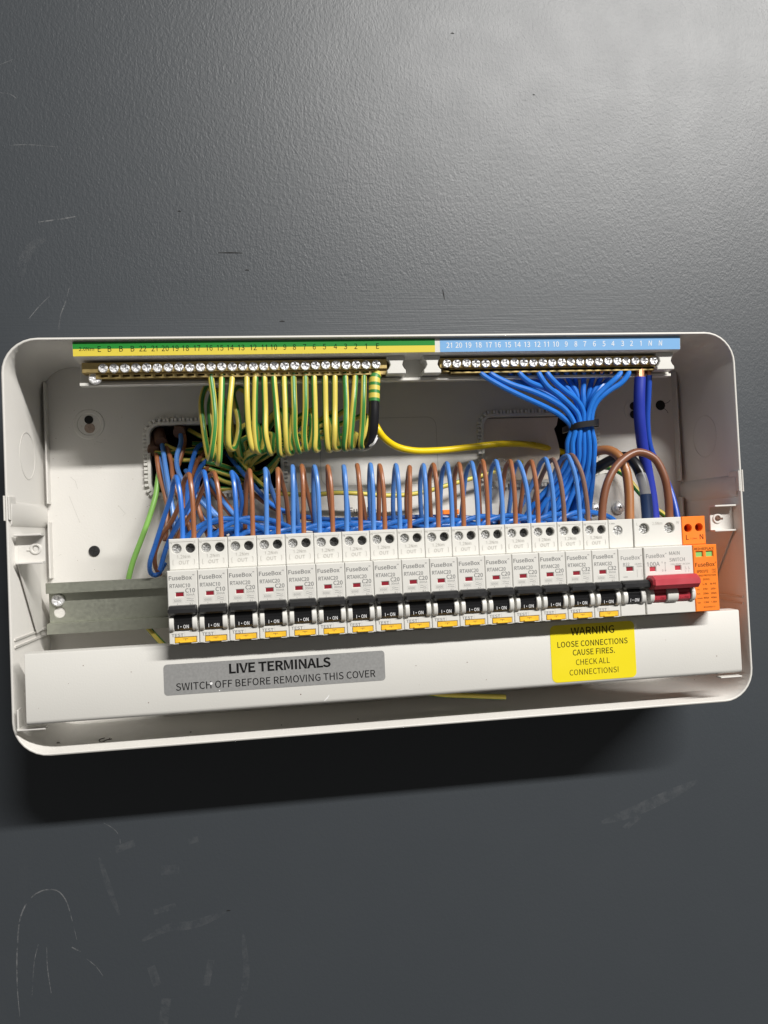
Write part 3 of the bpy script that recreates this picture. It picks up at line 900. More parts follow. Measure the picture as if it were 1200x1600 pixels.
def body(mb, width, key, screws, window, toggles, button, r=2.9):
    """the moulding: side profile, drilled shoulder plate, nose plate with window and lever slots; local x from 0"""
    g = 0.12
    prof = [(DR + 0.6, 46), (76, 46), (76, ZN), (DN - 6, ZN), (DN - 6, ZT), (DS - 8, ZT), (DS - 8, ZS), (DR + 0.6, ZS)]
    mb.prism(prof, [], g, width - g, key, 0.25, axis='x')
    mb.prism([(g, ZT + 0.02), (width - g, ZT + 0.02), (width - g, ZS), (g, ZS)], [circle(x, z, r, 22) for x, z in screws], DS - 8.0, DS, key, 0.4)
    mb.prism([(g, ZN), (width - g, ZN), (width - g, ZT), (g, ZT)], [[(a, c), (b, c), (b, e), (a, e)] for a, b, c, e in window + toggles + button], DN - 5.98, DN, key, 0.45)


def curve_ribbon(mb, x, z, w_, h_, d, key):
    for dz in (0, -h_):
        q = [(x + w_ * i / 8, d, z + dz + 0.28 * math.sin(2 * math.pi * i / 8)) for i in range(9)]
        mb.ribbon(q, 0.22, key)


def frame(mb, x0, x1, z0, z1, d, key, w_=0.13):
    mb.ribbon([(x0, d, z0), (x1, d, z0), (x1, d, z1), (x0, d, z1)], w_, key, True)


E_ = 0.05
PD = DN + E_                 # print stands just proud of the nose


def shoulder_marks(mb):
    d = DS + 0.18
    k = 'shademark'  # relief shading put into the colour of flat letters
    mb.text('N', 0.9, 2.2, ZS - 3.0, 1.5, d, k); mb.text('1', 15.6, 16.2, ZS - 3.0, 1.5, d, k)
    mb.ribbon([(2.6, d, ZS - 1.9), (15.3, d, ZS - 1.9), (15.3, d, ZS - 3.4)], 0.2, k)
    mb.text('1.2Nm', 5.0, 12.9, ZS - 12.2, 2.0, d, k)
    mb.text('OUT', 5.9, 12.2, ZS - 15.9, 2.2, d, k, 0.01)
    for a, s_ in ((2.4, 1), (15.5, -1)):
        mb.ribbon([(a + s_ * 0.5, d, ZS - 12.9), (a, d, ZS - 13.4), (a, d, ZS - 15.9), (a + s_ * 0.5, d, ZS - 16.2)], 0.24, k)


def rcbo_marks(code):
    mb = MB()
    shoulder_marks(mb)
    k = 'ink'
    mb.text('FuseBox', 1.1, 14.8, ZT - 5.6, 2.45, PD, k, 0.03)
    mb.text('®', 15.0, 16.4, ZT - 3.9, 1.3, PD, k)
    mb.text('RTAM' + code, 1.5, 13.6, ZT - 10.2, 2.2, PD, k, 0.03)
    mb.text(code, 10.6, 16.4, ZT - 13.4, 2.45, PD, k, 0.03)
    mb.text('30mA', 10.9, 16.0, ZT - 15.4, 1.35, PD, k)
    frame(mb, 3.2, 8.6, ZT - 19.2, ZT - 17.1, PD, 'shademark')
    mb.text('6000', 3.8, 8.0, ZT - 18.8, 1.25, PD, k)
    frame(mb, 10.3, 16.2, ZT - 19.2, ZT - 16.2, PD, 'shademark')
    curve_ribbon(mb, 11.2, ZT - 17.2, 4.2, 1.1, PD, k)
    mb.text('TEST', 1.6, 8.6, ZN + 4.4, 1.8, PD, k, 0.02)
    mb.ribbon([(9.4, PD, ZN + 4.0), (9.4, PD, ZN + 6.9)], 0.12, 'shademark')
    mb.ribbon([(5.8, PD, ZT - 20.4), (5.8, PD, ZT - 19.8)], 0.25, k)
    mb.text('E1', 13.0, 14.6, ZT - 20.6, 0.8, PD, k)
    return mb


def lever(mb, x0, x1, key):
    """rocker seen between the cheeks: two faceted steps"""
    prof = [(DN - 5, 74.3), (DN + 0.2, 74.4), (DN + 1.9, 76.0), (DN + 2.4, 79.6), (DN + 1.5, 79.9), (DN + 2.1, 81.8), (DN + 1.6, 83.6), (DN - 1, 85.5), (DN - 5, 85.5)]
    mb.prism(prof, [], x0, x1, key, 0.2, axis='x')


def grip(mb, x0, x1, key, out=6.6):
    prof = [(DN - 2, 84.8), (DN + 1.5, 84.0), (DN + out - 2.0, 84.2), (DN + out, 85.5), (DN + out, 87.8), (DN + out - 2.3, 89.6), (DN + 0.3, 89.8), (DN - 2, 89)]
    mb.prism(prof, [], x0, x1, key, 0.8, axis='x')


def cheek(x0, x1):
    m = MB()
    prof = [(DN - 3, 74.2)]
    for i in range(9):
        a = math.pi * i / 8
        prof.append((DN + 0.3 + 3.4 * math.sin(a), 79.0 - 4.8 * math.cos(a)))
    prof.append((DN - 3, 83.6))
    m.prism(prof, [], x0, x1, 'guard', 0.4, axis='x')
    return m


def make_rcbo():
    t = thing('circuit_breaker', (PITCH / 2, DR, ZN), None, 'breaker', 'white breakers with yellow test buttons in the row')
    mb = MB()
    body(mb, PITCH, 'plastic', [(4.7, ZS - 6.2), (13.0, ZS - 6.2)], [(4.9, 9.4, ZT - 15.6, ZT - 13.3)], [(3.3, 14.4, 74.2, 88.0)], [(3.3, 16.2, ZN + 0.5, ZN + 3.9)])
    mb.build('body', t)
    rcbo_marks('C20').build('printed_text', t, recalc=False)
    mb = MB(); mb.box(4.7, 9.6, DN - 2.2, DN - 0.6, ZT - 15.9, ZT - 13.0, 'darkred'); mb.build('indicator_flag', t)
    mb = MB(); lever(mb, 3.6, 14.1, 'lever'); grip(mb, 0.55, PITCH - 0.55, 'black')
    lv = mb.build('lever', t, angle=25)
    mb = MB()
    mb.text('I·ON', 5.9, 12.2, 75.9, 2.05, DN + 2.5, 'whiteink', 0.012)
    mb.build('lever_text', lv, recalc=False)
    cheek(0.7, 3.5).build('lever_guard', t)
    cheek(14.2, 17.2).build('lever_guard', t)
    mb = MB()
    mb.box(3.5, 16.0, DN - 4, DN + 0.2, ZN + 0.7, ZN + 3.7, 'yellowbtn', 0.2)
    mb.box(6.2, 13.4, DN - 1, DN + 1.1, ZN + 0.6, ZN + 1.6, 'yellowbtn', 0.3)
    mb.ribbon([(8.3, DN + 0.24, ZN + 3.0), (11.3, DN + 0.24, ZN + 3.0)], 0.22, 'mudsheath')
    mb.ribbon([(9.8, DN + 0.24, ZN + 3.0), (9.8, DN + 0.24, ZN + 1.8)], 0.22, 'mudsheath')
    mb.build('test_button', t)
    place(ME_BRIGHT, 'terminal_screw', t, 4.7, DS - 3.6, ZS - 6.2, 0.5)
    place(ME_DARK, 'terminal_screw', t, 13.0, DS - 4.6, ZS - 6.2, 0.2)
    return t


ORD = ['first', 'second', 'third', 'fourth', 'fifth', 'sixth', 'seventh', 'eighth', 'ninth', 'tenth', 'eleventh', 'twelfth', 'thirteenth', 'fourteenth', 'fifteenth', 'sixteenth']
rcbo = make_rcbo()
marks = {'C20': None}
for code in ('C10', 'C32'):
    marks[code] = rcbo_marks(code).mesh('printed_text', ORI[rcbo], recalc=False)
sources = [rcbo] + [copy_tree(rcbo) for _ in range(15)]
rnd = random.Random(3)
for k, o in enumerate(sources):
    code = 'C10' if k < 2 else ('C32' if k >= 14 else 'C20')
    o.location.x = (X0 + k * PITCH + PITCH / 2) * MM
    o.location.y = -(DR + rnd.uniform(-0.12, 0.12)) * MM
    o.location.z = (ZN + rnd.uniform(-0.1, 0.1)) * MM
    if k == 0: lab = 'white breaker marked C10 at the left end of the row, next to the bare rail'
    elif k == 1: lab = 'white breaker marked C10, second from the bare rail end'
    elif k == 2: lab = 'white breaker marked C20, third in the row, just right of the two C10 ones'
    elif k == 13: lab = 'white breaker marked C20, rightmost C20 one, just left of the two C32 ones'
    elif k == 14: lab = 'white breaker marked C32, the left one of the two C32'
    elif k == 15: lab = 'white breaker marked C32 just left of the B32 breaker without yellow button'
    else: lab = 'white breaker marked C20, %s in the row counted from the bare rail' % ORD[k]
    o['label'] = lab
    for ch in o.children:
        if ch.name.startswith('printed_text') and code != 'C20':
            ch.data = marks[code]
        if ch.name.startswith('terminal_screw'):
            ch.rotation_euler.y = rnd.uniform(0, 1.57)
XB = X0 + 16 * PITCH

# single pole breaker without residual part
t = thing('circuit_breaker', (XB + PITCH / 2, DR, ZN), 'white B32 breaker with one terminal screw and no yellow button, left of the red switch', 'breaker')
mb = MB()
body(mb, PITCH - 0.6, 'plastic', [(6.6, ZS - 7.4)], [(5.6, 10.2, ZT - 14.8, ZT - 12.2)], [(4.2, 13.6, 74.0, 88.0)], [], 3.2)
mb.v = [(x + XB, d, z) for x, d, z in mb.v]
mb.build('body', t)
mb = MB()
mb.text('1.2Nm', 0.8, 4.6, ZS - 3.0, 0.9, DS + 0.1, 'ink')
mb.text('FuseBox', 2.0, 15.2, ZT - 7.4, 2.5, PD, 'ink', 0.012); mb.text('®', 15.4, 16.6, ZT - 5.8, 1.2, PD, 'ink')
mb.text('B32', 3.4, 7.8, ZT - 11.1, 1.75, PD, 'ink', 0.01)
mb.text('MTBN632', 3.4, 9.4, ZT - 12.0, 0.6, PD, 'ink')
mb.text('230/400V~', 11.4, 16.6, ZT - 10.9, 0.9, PD, 'ink'); mb.text('50/60Hz', 12.6, 16.6, ZT - 12.4, 0.9, PD, 'ink')
mb.text('6000', 3.2, 6.0, ZT - 19.0, 0.9, PD, 'ink')
for a, c, e in ((12.8, ZT - 19.0, ZT - 14.0), (16.2, ZT - 19.0, ZT - 14.0)):
    mb.ribbon([(a, PD, c), (a, PD, e)], 0.14, 'ink')
mb.v = [(x + XB, d, z) for x, d, z in mb.v]
mb.build('printed_text', t, recalc=False)
mb = MB(); mb.box(XB + 5.4, XB + 10.4, DN - 2.2, DN - 0.8, ZT - 15.1, ZT - 12.0, 'darkred'); mb.build('indicator_flag', t)
mb = MB(); lever(mb, XB + 4.4, XB + 13.4, 'lever'); grip(mb, XB + 0.3, XB + PITCH + 1.2, 'black', 6.4)
lv = mb.build('lever', t, angle=25)
mb = MB(); mb.text('I·ON', XB + 5.9, XB + 11.8, 75.9, 2.05, DN + 2.5, 'whiteink', 0.012, slant=0.2); mb.build('lever_text', lv, recalc=False)
cheek(XB + 1.2, XB + 4.3).build('lever_guard', t)
cheek(XB + 13.5, XB + 16.6).build('lever_guard', t)
place(ME_BIG, 'terminal_screw', t, XB + 6.6, DS - 2.6, ZS - 7.4, 0.3)

# main switch
XM = X0 + 17 * PITCH
WM = 34.5
t = thing('main_switch', (XM + WM / 2, DR, ZN), 'double width white main switch marked 100A with one broad red lever bar', 'switch')
mb = MB()
body(mb, WM, 'plastic', [(7.4, ZS - 7.0), (25.6, ZS - 7.2)], [(3.9, 7.9, ZT - 15.8, ZT - 13.0), (21.6, 25.6, ZT - 15.8, ZT - 13.0)],
     [(4.6, 13.4, 74.0, 88.0), (21.4, 30.4, 74.0, 88.0)], [], 3.6)
mb.v = [(x + XM, d, z) for x, d, z in mb.v]
mb.build('body', t)
mb = MB()
dd = DS + 0.1
mb.text('L', 2.2, 3.1, ZS - 4.6, 1.8, dd, 'shademark'); mb.text('N', 31.0, 32.4, ZS - 4.6, 1.8, dd, 'shademark')
mb.text('2.5Nm', 13.4, 20.6, ZS - 4.7, 1.9, dd, 'shademark', 0.008)
mb.text('FuseBox', 1.6, 14.6, ZT - 7.0, 2.6, PD, 'ink', 0.012); mb.text('®', 14.9, 16.1, ZT - 5.4, 1.2, PD, 'ink')
mb.text('100A', 2.0, 10.8, ZT - 12.4, 2.7, PD, 'ink', 0.012)
mb.text('MAIN', 17.8, 25.2, ZT - 5.7, 2.3, PD, 'ink', 0.006)
mb.text('SWITCH', 17.8, 28.6, ZT - 10.0, 2.3, PD, 'ink', 0.006)
mb.text('230/400V~ AC22A', 18.4, 32.0, ZT - 12.3, 0.95, PD, 'ink')
mb.text('I', 12.4, 12.7, ZT - 10.8, 1.2, PD, 'ink'); mb.text('0', 12.2, 13.2, ZT - 16.2, 1.3, PD, 'ink')
mb.ribbon([(14.6, PD, ZT - 16.0), (14.6, PD, ZT - 10.2)], 0.2, 'ink')
mb.ribbon([(14.1, PD, ZT - 11.0), (14.6, PD, ZT - 10.0), (15.1, PD, ZT - 11.0)], 0.18, 'ink')
mb.ribbon([(14.1, PD, ZT - 15.2), (14.6, PD, ZT - 16.2), (15.1, PD, ZT - 15.2)], 0.18, 'ink')
for a in (28.6, 30.8):
    sy = MB()
    a += XM
    sy.ribbon([(a, PD, ZT - 13.4), (a, PD, ZT - 14.4), (a + 0.8, PD, ZT - 15.2)], 0.16, 'ink')
    sy.ribbon([(a + 0.2, PD, ZT - 17.4), (a + 0.2, PD, ZT - 16.2)], 0.16, 'ink')
    sy.ribbon([(a - 0.4, PD, ZT - 15.4), (a + 1.0, PD, ZT - 15.4)], 0.14, 'ink')
    sy.build('contact_symbol', t, recalc=False)
mb.v = [(x + XM, d, z) for x, d, z in mb.v]
mb.build('printed_text', t, recalc=False)
for a in (3.7, 21.4):
    mb = MB(); mb.box(XM + a, XM + a + 4.4, DN - 2.2, DN - 0.8, ZT - 16.0, ZT - 12.8, 'red'); mb.build('indicator_flag', t)
mb = MB()
lever(mb, XM + 4.8, XM + 13.2, 'red'); lever(mb, XM + 21.6, XM + 30.2, 'red')
prof = [(DN - 2, 83.8), (DN + 2.5, 83.0), (DN + 8.0, 83.5), (DN + 10.4, 86.2), (DN + 10.0, 90.0), (DN + 6.5, 92.2), (DN + 0.4, 92.2), (DN - 2, 90)]
mb.prism(prof, [], XM + 0.9, XM + WM - 0.6, 'red', 1.3, axis='x')
lv = mb.build('lever', t, angle=25)
mb = MB()
mb.text('I·ON', XM + 6.0, XM + 12.0, 75.9, 1.9, DN + 2.5, 'darkred', 0.01); mb.text('I·ON', XM + 23.0, XM + 28.8, 75.9, 1.9, DN + 2.5, 'darkred', 0.01)
mb.build('lever_text', lv, recalc=False)
for a, b in ((1.4, 4.6), (13.5, 21.3), (30.5, 33.3)):
    cheek(XM + a, XM + b).build('lever_guard', t)
place(ME_BIG, 'terminal_screw', t, XM + 7.4, DS - 4.2, ZS - 7.0, 0.9)
place(ME_BIG, 'terminal_screw', t, XM + 25.6, DS - 4.2, ZS - 7.2, 0.4)

# surge protector
XP = XM + 34.6
WP = 17.2
t = thing('surge_protector', (XP + WP / 2, DR, ZN), 'orange surge protection module at the right end of the row', 'surge protector')
mb = MB()
body(mb, WP, 'orange', [(4.4, ZS - 8.0), (12.4, ZS - 7.8)], [(2.2, 7.0, ZT - 7.8, ZT - 4.4), (9.4, 14.2, ZT - 7.8, ZT - 4.4)], [], [], 2.7)
mb.v = [(x + XP, d, z) for x, d, z in mb.v]
mb.build('body', t)
for a in (2.0, 9.2):
    mb = MB(); mb.box(XP + a, XP + a + 5.2, DN - 2.4, DN - 1.0, ZT - 8.0, ZT - 4.2, 'greenflag'); mb.build('status_window', t)
mb = MB()
k = 'blackink'
mb.text('L', 2.6, 4.6, ZS - 15.8, 3.3, DS + E_, k, 0.01); mb.text('N', 12.6, 15.2, ZS - 15.8, 3.3, DS + E_, k, 0.01); mb.text('1.2Nm', 5.8, 10.6, ZS - 15.6, 1.0, DS + E_, k)
mb.text('RED=REPLACE', 1.2, 15.0, ZT - 3.4, 1.6, PD, k, 0.015)
mb.text('FuseBox', 1.2, 15.0, ZT - 14.4, 2.6, PD, k, 0.012); mb.text('®', 15.2, 16.2, ZT - 12.8, 1.1, PD, k)
mb.text('SPDCUT2', 1.9, 10.2, ZT - 18.4, 1.7, PD, k, 0.02); mb.text('T2', 13.2, 15.2, ZT - 18.4, 1.7, PD, k, 0.006)
frame(mb, 12.8, 15.6, ZT - 18.9, ZT - 16.2, PD, k)
mb.text('SURGE PROTECTION', 1.6, 15.4, ZT - 20.9, 1.15, PD, k, 0.01); mb.text('DEVICE', 6.2, 10.8, ZT - 23.5, 1.15, PD, k, 0.01)
for r_, (a, b, c_) in enumerate((('', 'L-N', 'N-PE'), ('Uc', '275V~', '255V~'), ('In', '20kA', '20kA'), ('Imax', '40kA', '40kA'), ('Up', '1.5kV', '1.5kV'))):
    z_ = ZT - 27.0 - r_ * 2.9 + (0.4 if r_ == 0 else 0)
    if a: mb.text(a, 1.5, 1.5 + (2.0 if len(a) == 2 else 3.6), z_, 1.05, PD, k, 0.008)
    mb.text(b, 5.8, 9.6 if r_ else 8.6, z_, 1.15, PD, k, 0.014)
    mb.text(c_, 11.2, 15.2, z_, 1.15, PD, k, 0.014)
mb.text('IEC61643-11', 5.6, 13.6, ZN + 2.4, 0.95, PD, k, 0.008)
mb.v = [(x + XP, d, z) for x, d, z in mb.v]
mb.build('printed_text', t, recalc=False)
for a, zz in ((4.4, 8.0), (12.4, 7.8)):
    place(cross_screw(2.5, 'darkred').mesh('terminal_screw'), 'terminal_screw', t, XP + a, DS - 7.5, ZS - zz, 0.7)

# ------------------------------------------------------------------ lower cover with its two stickers
cov = thing('terminal_cover', (244, 91, 21), 'white lower terminal cover strip with a grey and a yellow sticker', 'cover')
mb = MB()
cz0, cz1, cx0, cx1 = 21.6, 64.4, 11.5, 476.2
prof = [(91, cz1 - 0.8), (90.6, cz1 - 0.2), (90, cz1), (80, cz1), (80, cz1 - 1.2), (89.6, cz1 - 1.2), (89.6, cz0 + 1.8)]
for i in range(5):
    a = math.radians(90 * i / 4)
    prof.append((88.2 + 1.4 * math.cos(a), cz0 + 2.4 - 1.4 * math.sin(a)))
prof += [(74, cz0 + 1.0), (74, cz0 - 0.2), (88.2, cz0 - 0.2)]
for i in range(5):
    a = math.radians(90 * i / 4)
    prof.append((88.2 + 2.8 * math.sin(a), cz0 + 2.6 - 2.8 * math.cos(a)))
mb.prism(prof, [], cx0, cx1, 'cover', 0.12, axis='x')
mb.build('cover_sheet', cov)
mb = MB()
mb.prism(rrect(92.5, 230.1, 33.6, 52.6, 2.2), [], 91.02, 91.18, 'sticker_grey')
st = mb.build('grey_sticker', cov)
mb = MB()
dk = 91.22
mb.text('LIVE TERMINALS', at(358, 1048, dk)[0], at(517, 1042, dk)[0], 44.7, 5.6, dk, 'blackink', 0.05)
mb.text('SWITCH OFF BEFORE REMOVING THIS COVER', at(275, 1078, dk)[0], at(587, 1063, dk)[0], 36.2, 4.4, dk, 'blackink', 0.012)
mb.build('sticker_text', st, recalc=False)
mb = MB()
mb.prism(rrect(341, 399.9, 23.9, 61.6, 3.6), [], 91.02, 91.18, 'sticker_yel')
st = mb.build('yellow_sticker', cov)
mb = MB()
def line(s, u0, u1, v, cap, bold):
    a, b = at(u0, v, dk), at(u1, v, dk)
    mb.text(s, a[0], b[0], (a[2] + b[2]) / 2, cap, dk, 'blackink', bold)
line('WARNING', 892, 960, 990.5, 4.9, 0.015)
line('LOOSE CONNECTIONS', 871, 981, 1008.5, 3.7, 0.012)
line('CAUSE FIRES.', 895, 961, 1022.0, 3.7, 0.012)
line('CHECK ALL', 900, 953, 1037.5, 3.7, 0.0)
line('CONNECTIONS!', 890, 967, 1052.8, 3.7, 0.0)
mb.build('sticker_text', st, recalc=False)
mb = MB()
for u, v, r_ in ((330, 1068, 0.9), (343, 1079, 0.4)):
    x, d, z = at(u, v, 91.25)
    mb.cyl(x, z, 91.2, 91.35, r_, 'whiteink', 8)
mb.build('paint_speck', cov)
mb = MB()
rs = random.Random(9)
for u, v in ((205, 1050), (107, 1068), (60, 1107), (470, 1085), (650, 1040), (655, 1070), (730, 1035), (1120, 1025), (1085, 1062), (760, 1062), (130, 1040), (820, 1075), (1040, 1000), (232, 1098)):
    x, d, z = at(u, v, 91.1)
    mb.prism(circle(x, z, rs.uniform(0.15, 0.4), 6, rs.random()), [], 91.0, 91.06, 'mudsheath')
x, d, z = at(511, 1091, 91.1)
mb.ribbon([(x - 2, 91.05, z - 1.8), (x, 91.05, z), (x + 1.6, 91.05, z + 2)], [0.2, 0.7, 0.2], 'whiteink')
tag(mb.build('dirt_speck', cov, recalc=False), kind='stuff')

# ------------------------------------------------------------------ terminal bars and their carrier
car = thing('terminal_carrier', (246, 60, 231), 'white plastic carrier under the top rim with numbered earth and neutral strips', 'terminal carrier')
prof = [(78.6, 256.9), (77.8, 247.7), (76.2, 247.1), (62, 247.0), (60.5, 246.6), (60, 234.0), (63.2, 233.8), (63.2, 232.0), (57, 232.0), (57, 256.9)]
mb = MB()
mb.prism(prof, [], 42.0, 451.5, 'carrier', 0.2, axis='x')
mb.build('carrier_body', car)
mb = MB()
for x in (58, 262, 434):
    mb.box(x, x + 8, 2.5, 57.2, 243, 250, 'carrier')
mb.build('support_arm', car)
def face(z, e): # depth of the sloping label face at height z
    return 78.6 - (256.9 - z) * 0.8 / 9.2 + e
def slope_quad(mb, x0, x1, z0, z1, e, key):
    mb.add([(x0, face(z0, e), z0), (x1, face(z0, e), z0), (x1, face(z1, e), z1), (x0, face(z1, e), z1),
            (x0, face(z0, 0.02), z0), (x1, face(z0, 0.02), z0), (x1, face(z1, 0.02), z1), (x0, face(z1, 0.02), z1)],
           [(0, 1, 2, 3), (0, 1, 5, 4), (1, 2, 6, 5), (2, 3, 7, 6), (3, 0, 4, 7)], key)
mb = MB()
slope_quad(mb, 42.2, 275.3, 252.3, 256.7, 0.12, 'lblgreen'); slope_quad(mb, 42.2, 275.3, 247.8, 252.3, 0.12, 'lblyel')
st = mb.build('earth_label', car)
mb = MB()
EL = list(zip("E B B B 22 21 20 19 18 17 16 15 14 13 12 11 10 9 8 7 6 5 4 3 2 1 E".split(),
              (155, 171, 189, 207, 223, 241, 258, 274, 290, 308, 327, 344, 360, 377, 396, 413, 428, 445, 460, 476, 491, 507, 524, 540, 556, 572, 590)))
dl = 78.45
def strip_text(s, u, cap, zc, key, wmax, bold=0.0, slant=0.0):
    x = at(u, 541, dl)[0]
    vs_, fs_, wd = glyphs(s, bold)
    wd *= cap * wmax
    n0 = len(mb.v)
    mb.text(s, x - wd / 2, x + wd / 2, zc - cap / 2, cap, dl, key, bold, slant=slant)
    mb.v[n0:] = [(a, face(c, 0.2), c) for a, b, c in mb.v[n0:]]
strip_text('2.0Nm', 135, 2.3, 252.3, 'blackink', 1.0)
for s, u in EL:
    strip_text(s, u, 3.5, 252.2, 'blackink', 0.92)
mb.build('label_text', st, recalc=False)
mb = MB()
slope_quad(mb, 278.8, 451.2, 247.8, 256.7, 0.12, 'lblblue')
st = mb.build('neutral_label', car)
mb = MB()
NL = list(zip([str(i) for i in range(21, 0, -1)] + ['N', 'N'],
              (702, 717, 732, 748, 764, 778, 794, 809, 824, 840, 854, 869, 885, 900, 914, 929, 944, 958, 973, 987, 1001.5, 1016, 1032)))
for s, u in NL:
    strip_text(s, u, 3.5, 252.2, 'whiteink', 0.92, 0.008, 0.08 if u > 1010 else 0)
mb.build('label_text', st, recalc=False)


def bar_clip(x0, x1):
    m = MB()
    z0, z1 = 234.8, 247.0
    w_ = x1 - x0
    pts = [(x0, z0), (x1, z0), (x1, z0 + 2.4), (x1 - 1.2, z0 + 3.6), (x1 - 2.3, z0 + 6), (x1 - 1.6, z0 + 8.4), (x1 - 0.4, z0 + 9.8), (x1 - 0.4, z1),
           (x0 + 0.0, z1), (x0 + 0.0, z0 + 9.8), (x0 + 1.6, z0 + 8.4), (x0 + 2.3, z0 + 6), (x0 + 1.2, z0 + 3.6), (x0, z0 + 2.4)]
    m.prism(pts, [], 60, 72.6, 'plastic', 0.4)
    return m


for a, b in ((243.0, 255.7), (268.2, 280.0), (436.4, 449.2)):
    bar_clip(a, b).build('bar_clip', car)


def terminal_bar(name, x0, x1, n, xs0, xs1, label):
    t = thing(name, ((x0 + x1) / 2, 64, 236), label, 'terminal bar')
    m = MB()
    m.box(x0, x1, 61, 69.6, 239.0, 245.6, 'brass', 0.25)
    m.build('brass_bar', t)
    m = MB()
    st_ = (xs1 - xs0) / (n - 1)
    hs = [[(xs0 + i * st_ - 2.1, 236.6), (xs0 + i * st_ + 2.1, 236.6), (xs0 + i * st_ + 2.1, 237.8), (xs0 + i * st_ - 2.1, 237.8)] for i in range(n)]
    m.prism([(x0 + 8, 235.4), (x1, 235.4), (x1, 239), (x0 + 8, 239)], hs, 61, 67.6, 'brass', 0.15)
    m.build('clamp_strip', t)
    r_ = random.Random(len(name))
    for i in range(n):
        o = place(ME_BAR, 'clamp_screw', t, xs0 + i * st_, 69.4 + r_.uniform(-0.3, 0.5), 241.4 + r_.uniform(-0.25, 0.35), r_.uniform(0, 1.57))
    return t


terminal_bar('earth_terminal_bar', 45.2, 243.5, 27, 58.6, 235.8, 'long brass earth bar with a row of zinc screws under the green and yellow strip')
terminal_bar('neutral_terminal_bar', 280.0, 437.0, 23, 284.6, 434.4, 'brass neutral bar with zinc screws under the pale blue strip')
mb = MB()
mb.cyl(0, 0, 0, 2, 4.2, 'zinc', 20, 0.8)
t = thing('bar_screw', (52.5, 64, 236.2), 'flat zinc screw under the left end of the earth bar', 'screw')
place(mb.mesh('screw_head'), 'screw_head', t, 52.5, 64.8, 236.4)


# ------------------------------------------------------------------ wires
def pts3(pts):
    return [at(u, v, d) for u, v, d in pts]


def wire(name, label, pts, r, key, group=None, cat='wire', n=10, step=2.2, origin=None):
    P = smooth(pts3(pts), step)
    m = MB()
    m.tube(P, r, key, n)
    o = m.build(name, origin=P[-1])
    return tag(o, label, cat, group)


def gy(phase, span=3, n=16):
    """yellow insulation with two opposite green stripes: phase in degrees, 0 faces the room, + turns right"""
    c0 = int(round(phase / (360 / n)))
    idx = {(c0 + k + j - span // 2) % n for j in range(span) for k in (0, n // 2)}
    return lambda i, j: 'gygrn' if j in idx else 'gyyel'


# --- earth wires looping from the earth bar back to the left cable entry
EW = [(16, 330, [(334, 625), (336, 660), (332, 700), (329, 716)], 0),
      (15, 346.5, [(345.5, 640), (344, 690), (342, 722)], 75),
      (14, 362.5, [(358.5, 635), (356.5, 675), (358, 698)], 85),
      (13, 385.5, [(386, 630), (389, 675), (395, 702)], -85),
      (12, 399, [(398, 635), (398.5, 675), (402.5, 704)], 70),
      (11, 413, [(414.4, 640), (415, 680), (421, 706)], -75),
      (10, 428, [(432, 640), (435, 680), (437, 708)], -55),
      (9, 444, [(445.6, 640), (446.5, 680), (449, 706)], -85),
      (8, 458.5, [(460, 640), (460.7, 680), (466, 703)], -5),
      (7, 477, [(477, 640), (475, 680), (477, 700)], 0),
      (6, 490.7, [(492, 640), (492.4, 680), (491.5, 701)], 120),
      (5, 508, [(508.7, 640), (510, 675), (512.5, 701)], -95),
      (4, 523, [(523, 640), (522.5, 675), (522, 699)], 90),
      (3, 539.5, [(541, 635), (540, 670), (537.5, 699)], 160),
      (2, 555, [(552.5, 630), (549.5, 665), (547.5, 697)], 25),
      (1, 568.5, [(567.5, 630), (566, 665), (564, 696)], -10)]
WORD = dict(zip(range(1, 19), 'one two three four five six seven eight nine ten eleven twelve thirteen fourteen fifteen sixteen seventeen eighteen'.split()))
re_ = random.Random(11)
for i, (num, u, front, ph) in enumerate(EW):
    bu, bv = front[-1]
    d0 = 66
    pts = [(u, 578, 64), (u, 592, d0)] + [(a, b, d0 + 2 + 2 * math.sin(k * 1.3 + i)) for k, (a, b) in enumerate(front[:-1])] + [(bu, bv, d0 - 2)]
    k = i / 15
    if num in (16, 15):
        s = -1 if num == 16 else 1
        pts += [(bu - 3, bv - 2, 54), (bu - 10, bv - 40, 42), (bu - 14, bv - 92, 38), (bu - 4, bv - 112, 30), (bu + 14, bv - 80, 24), (bu + 26, bv - 20, 12), (bu + 40, bv + 2, -10), (bu + 50, bv - 2, -30)]
    elif num == 14:
        pts += [(bu + 8, bv + 2, 54), (372, 680, 48), (373, 660, 46), (368, 635, 42), (364, 615, 38), (372, 606, 30), (385, 615, 22), (392, 660, 8), (380, 700, -12), (372, 715, -30)]
    else:
        rise = 22 + 62 * re_.random()
        pts += [(bu + 4 + re_.uniform(-2, 4), bv + 1, 56), (bu + 6 + re_.uniform(-2, 5), bv - 14, 48), (bu + 8 - 10 * re_.random(), bv - rise * 0.8, 40 - 6 * re_.random()),
                (bu - 14 - 8 * re_.random(), bv - rise * 0.65, 34 - 8 * re_.random())]
        g_u = 385 + 45 * re_.random()
        if bu > 450:
            pts += [((bu + g_u) / 2, 690 - 12 * re_.random(), 30)]
        pts += [(min(g_u, bu - 20), 700 + 12 * re_.random(), 20), (375 + 20 * re_.random(), 722 + 16 * re_.random(), 0), (345 + 30 * re_.random(), 735, -30)]
    wire('earth_wire', 'green and yellow earth wire looping down from the brass bar below printed number %s' % WORD[num], pts, 2.0, gy(ph, 3 if num % 3 else 4),
         'earth wires hanging from the earth bar', n=16)

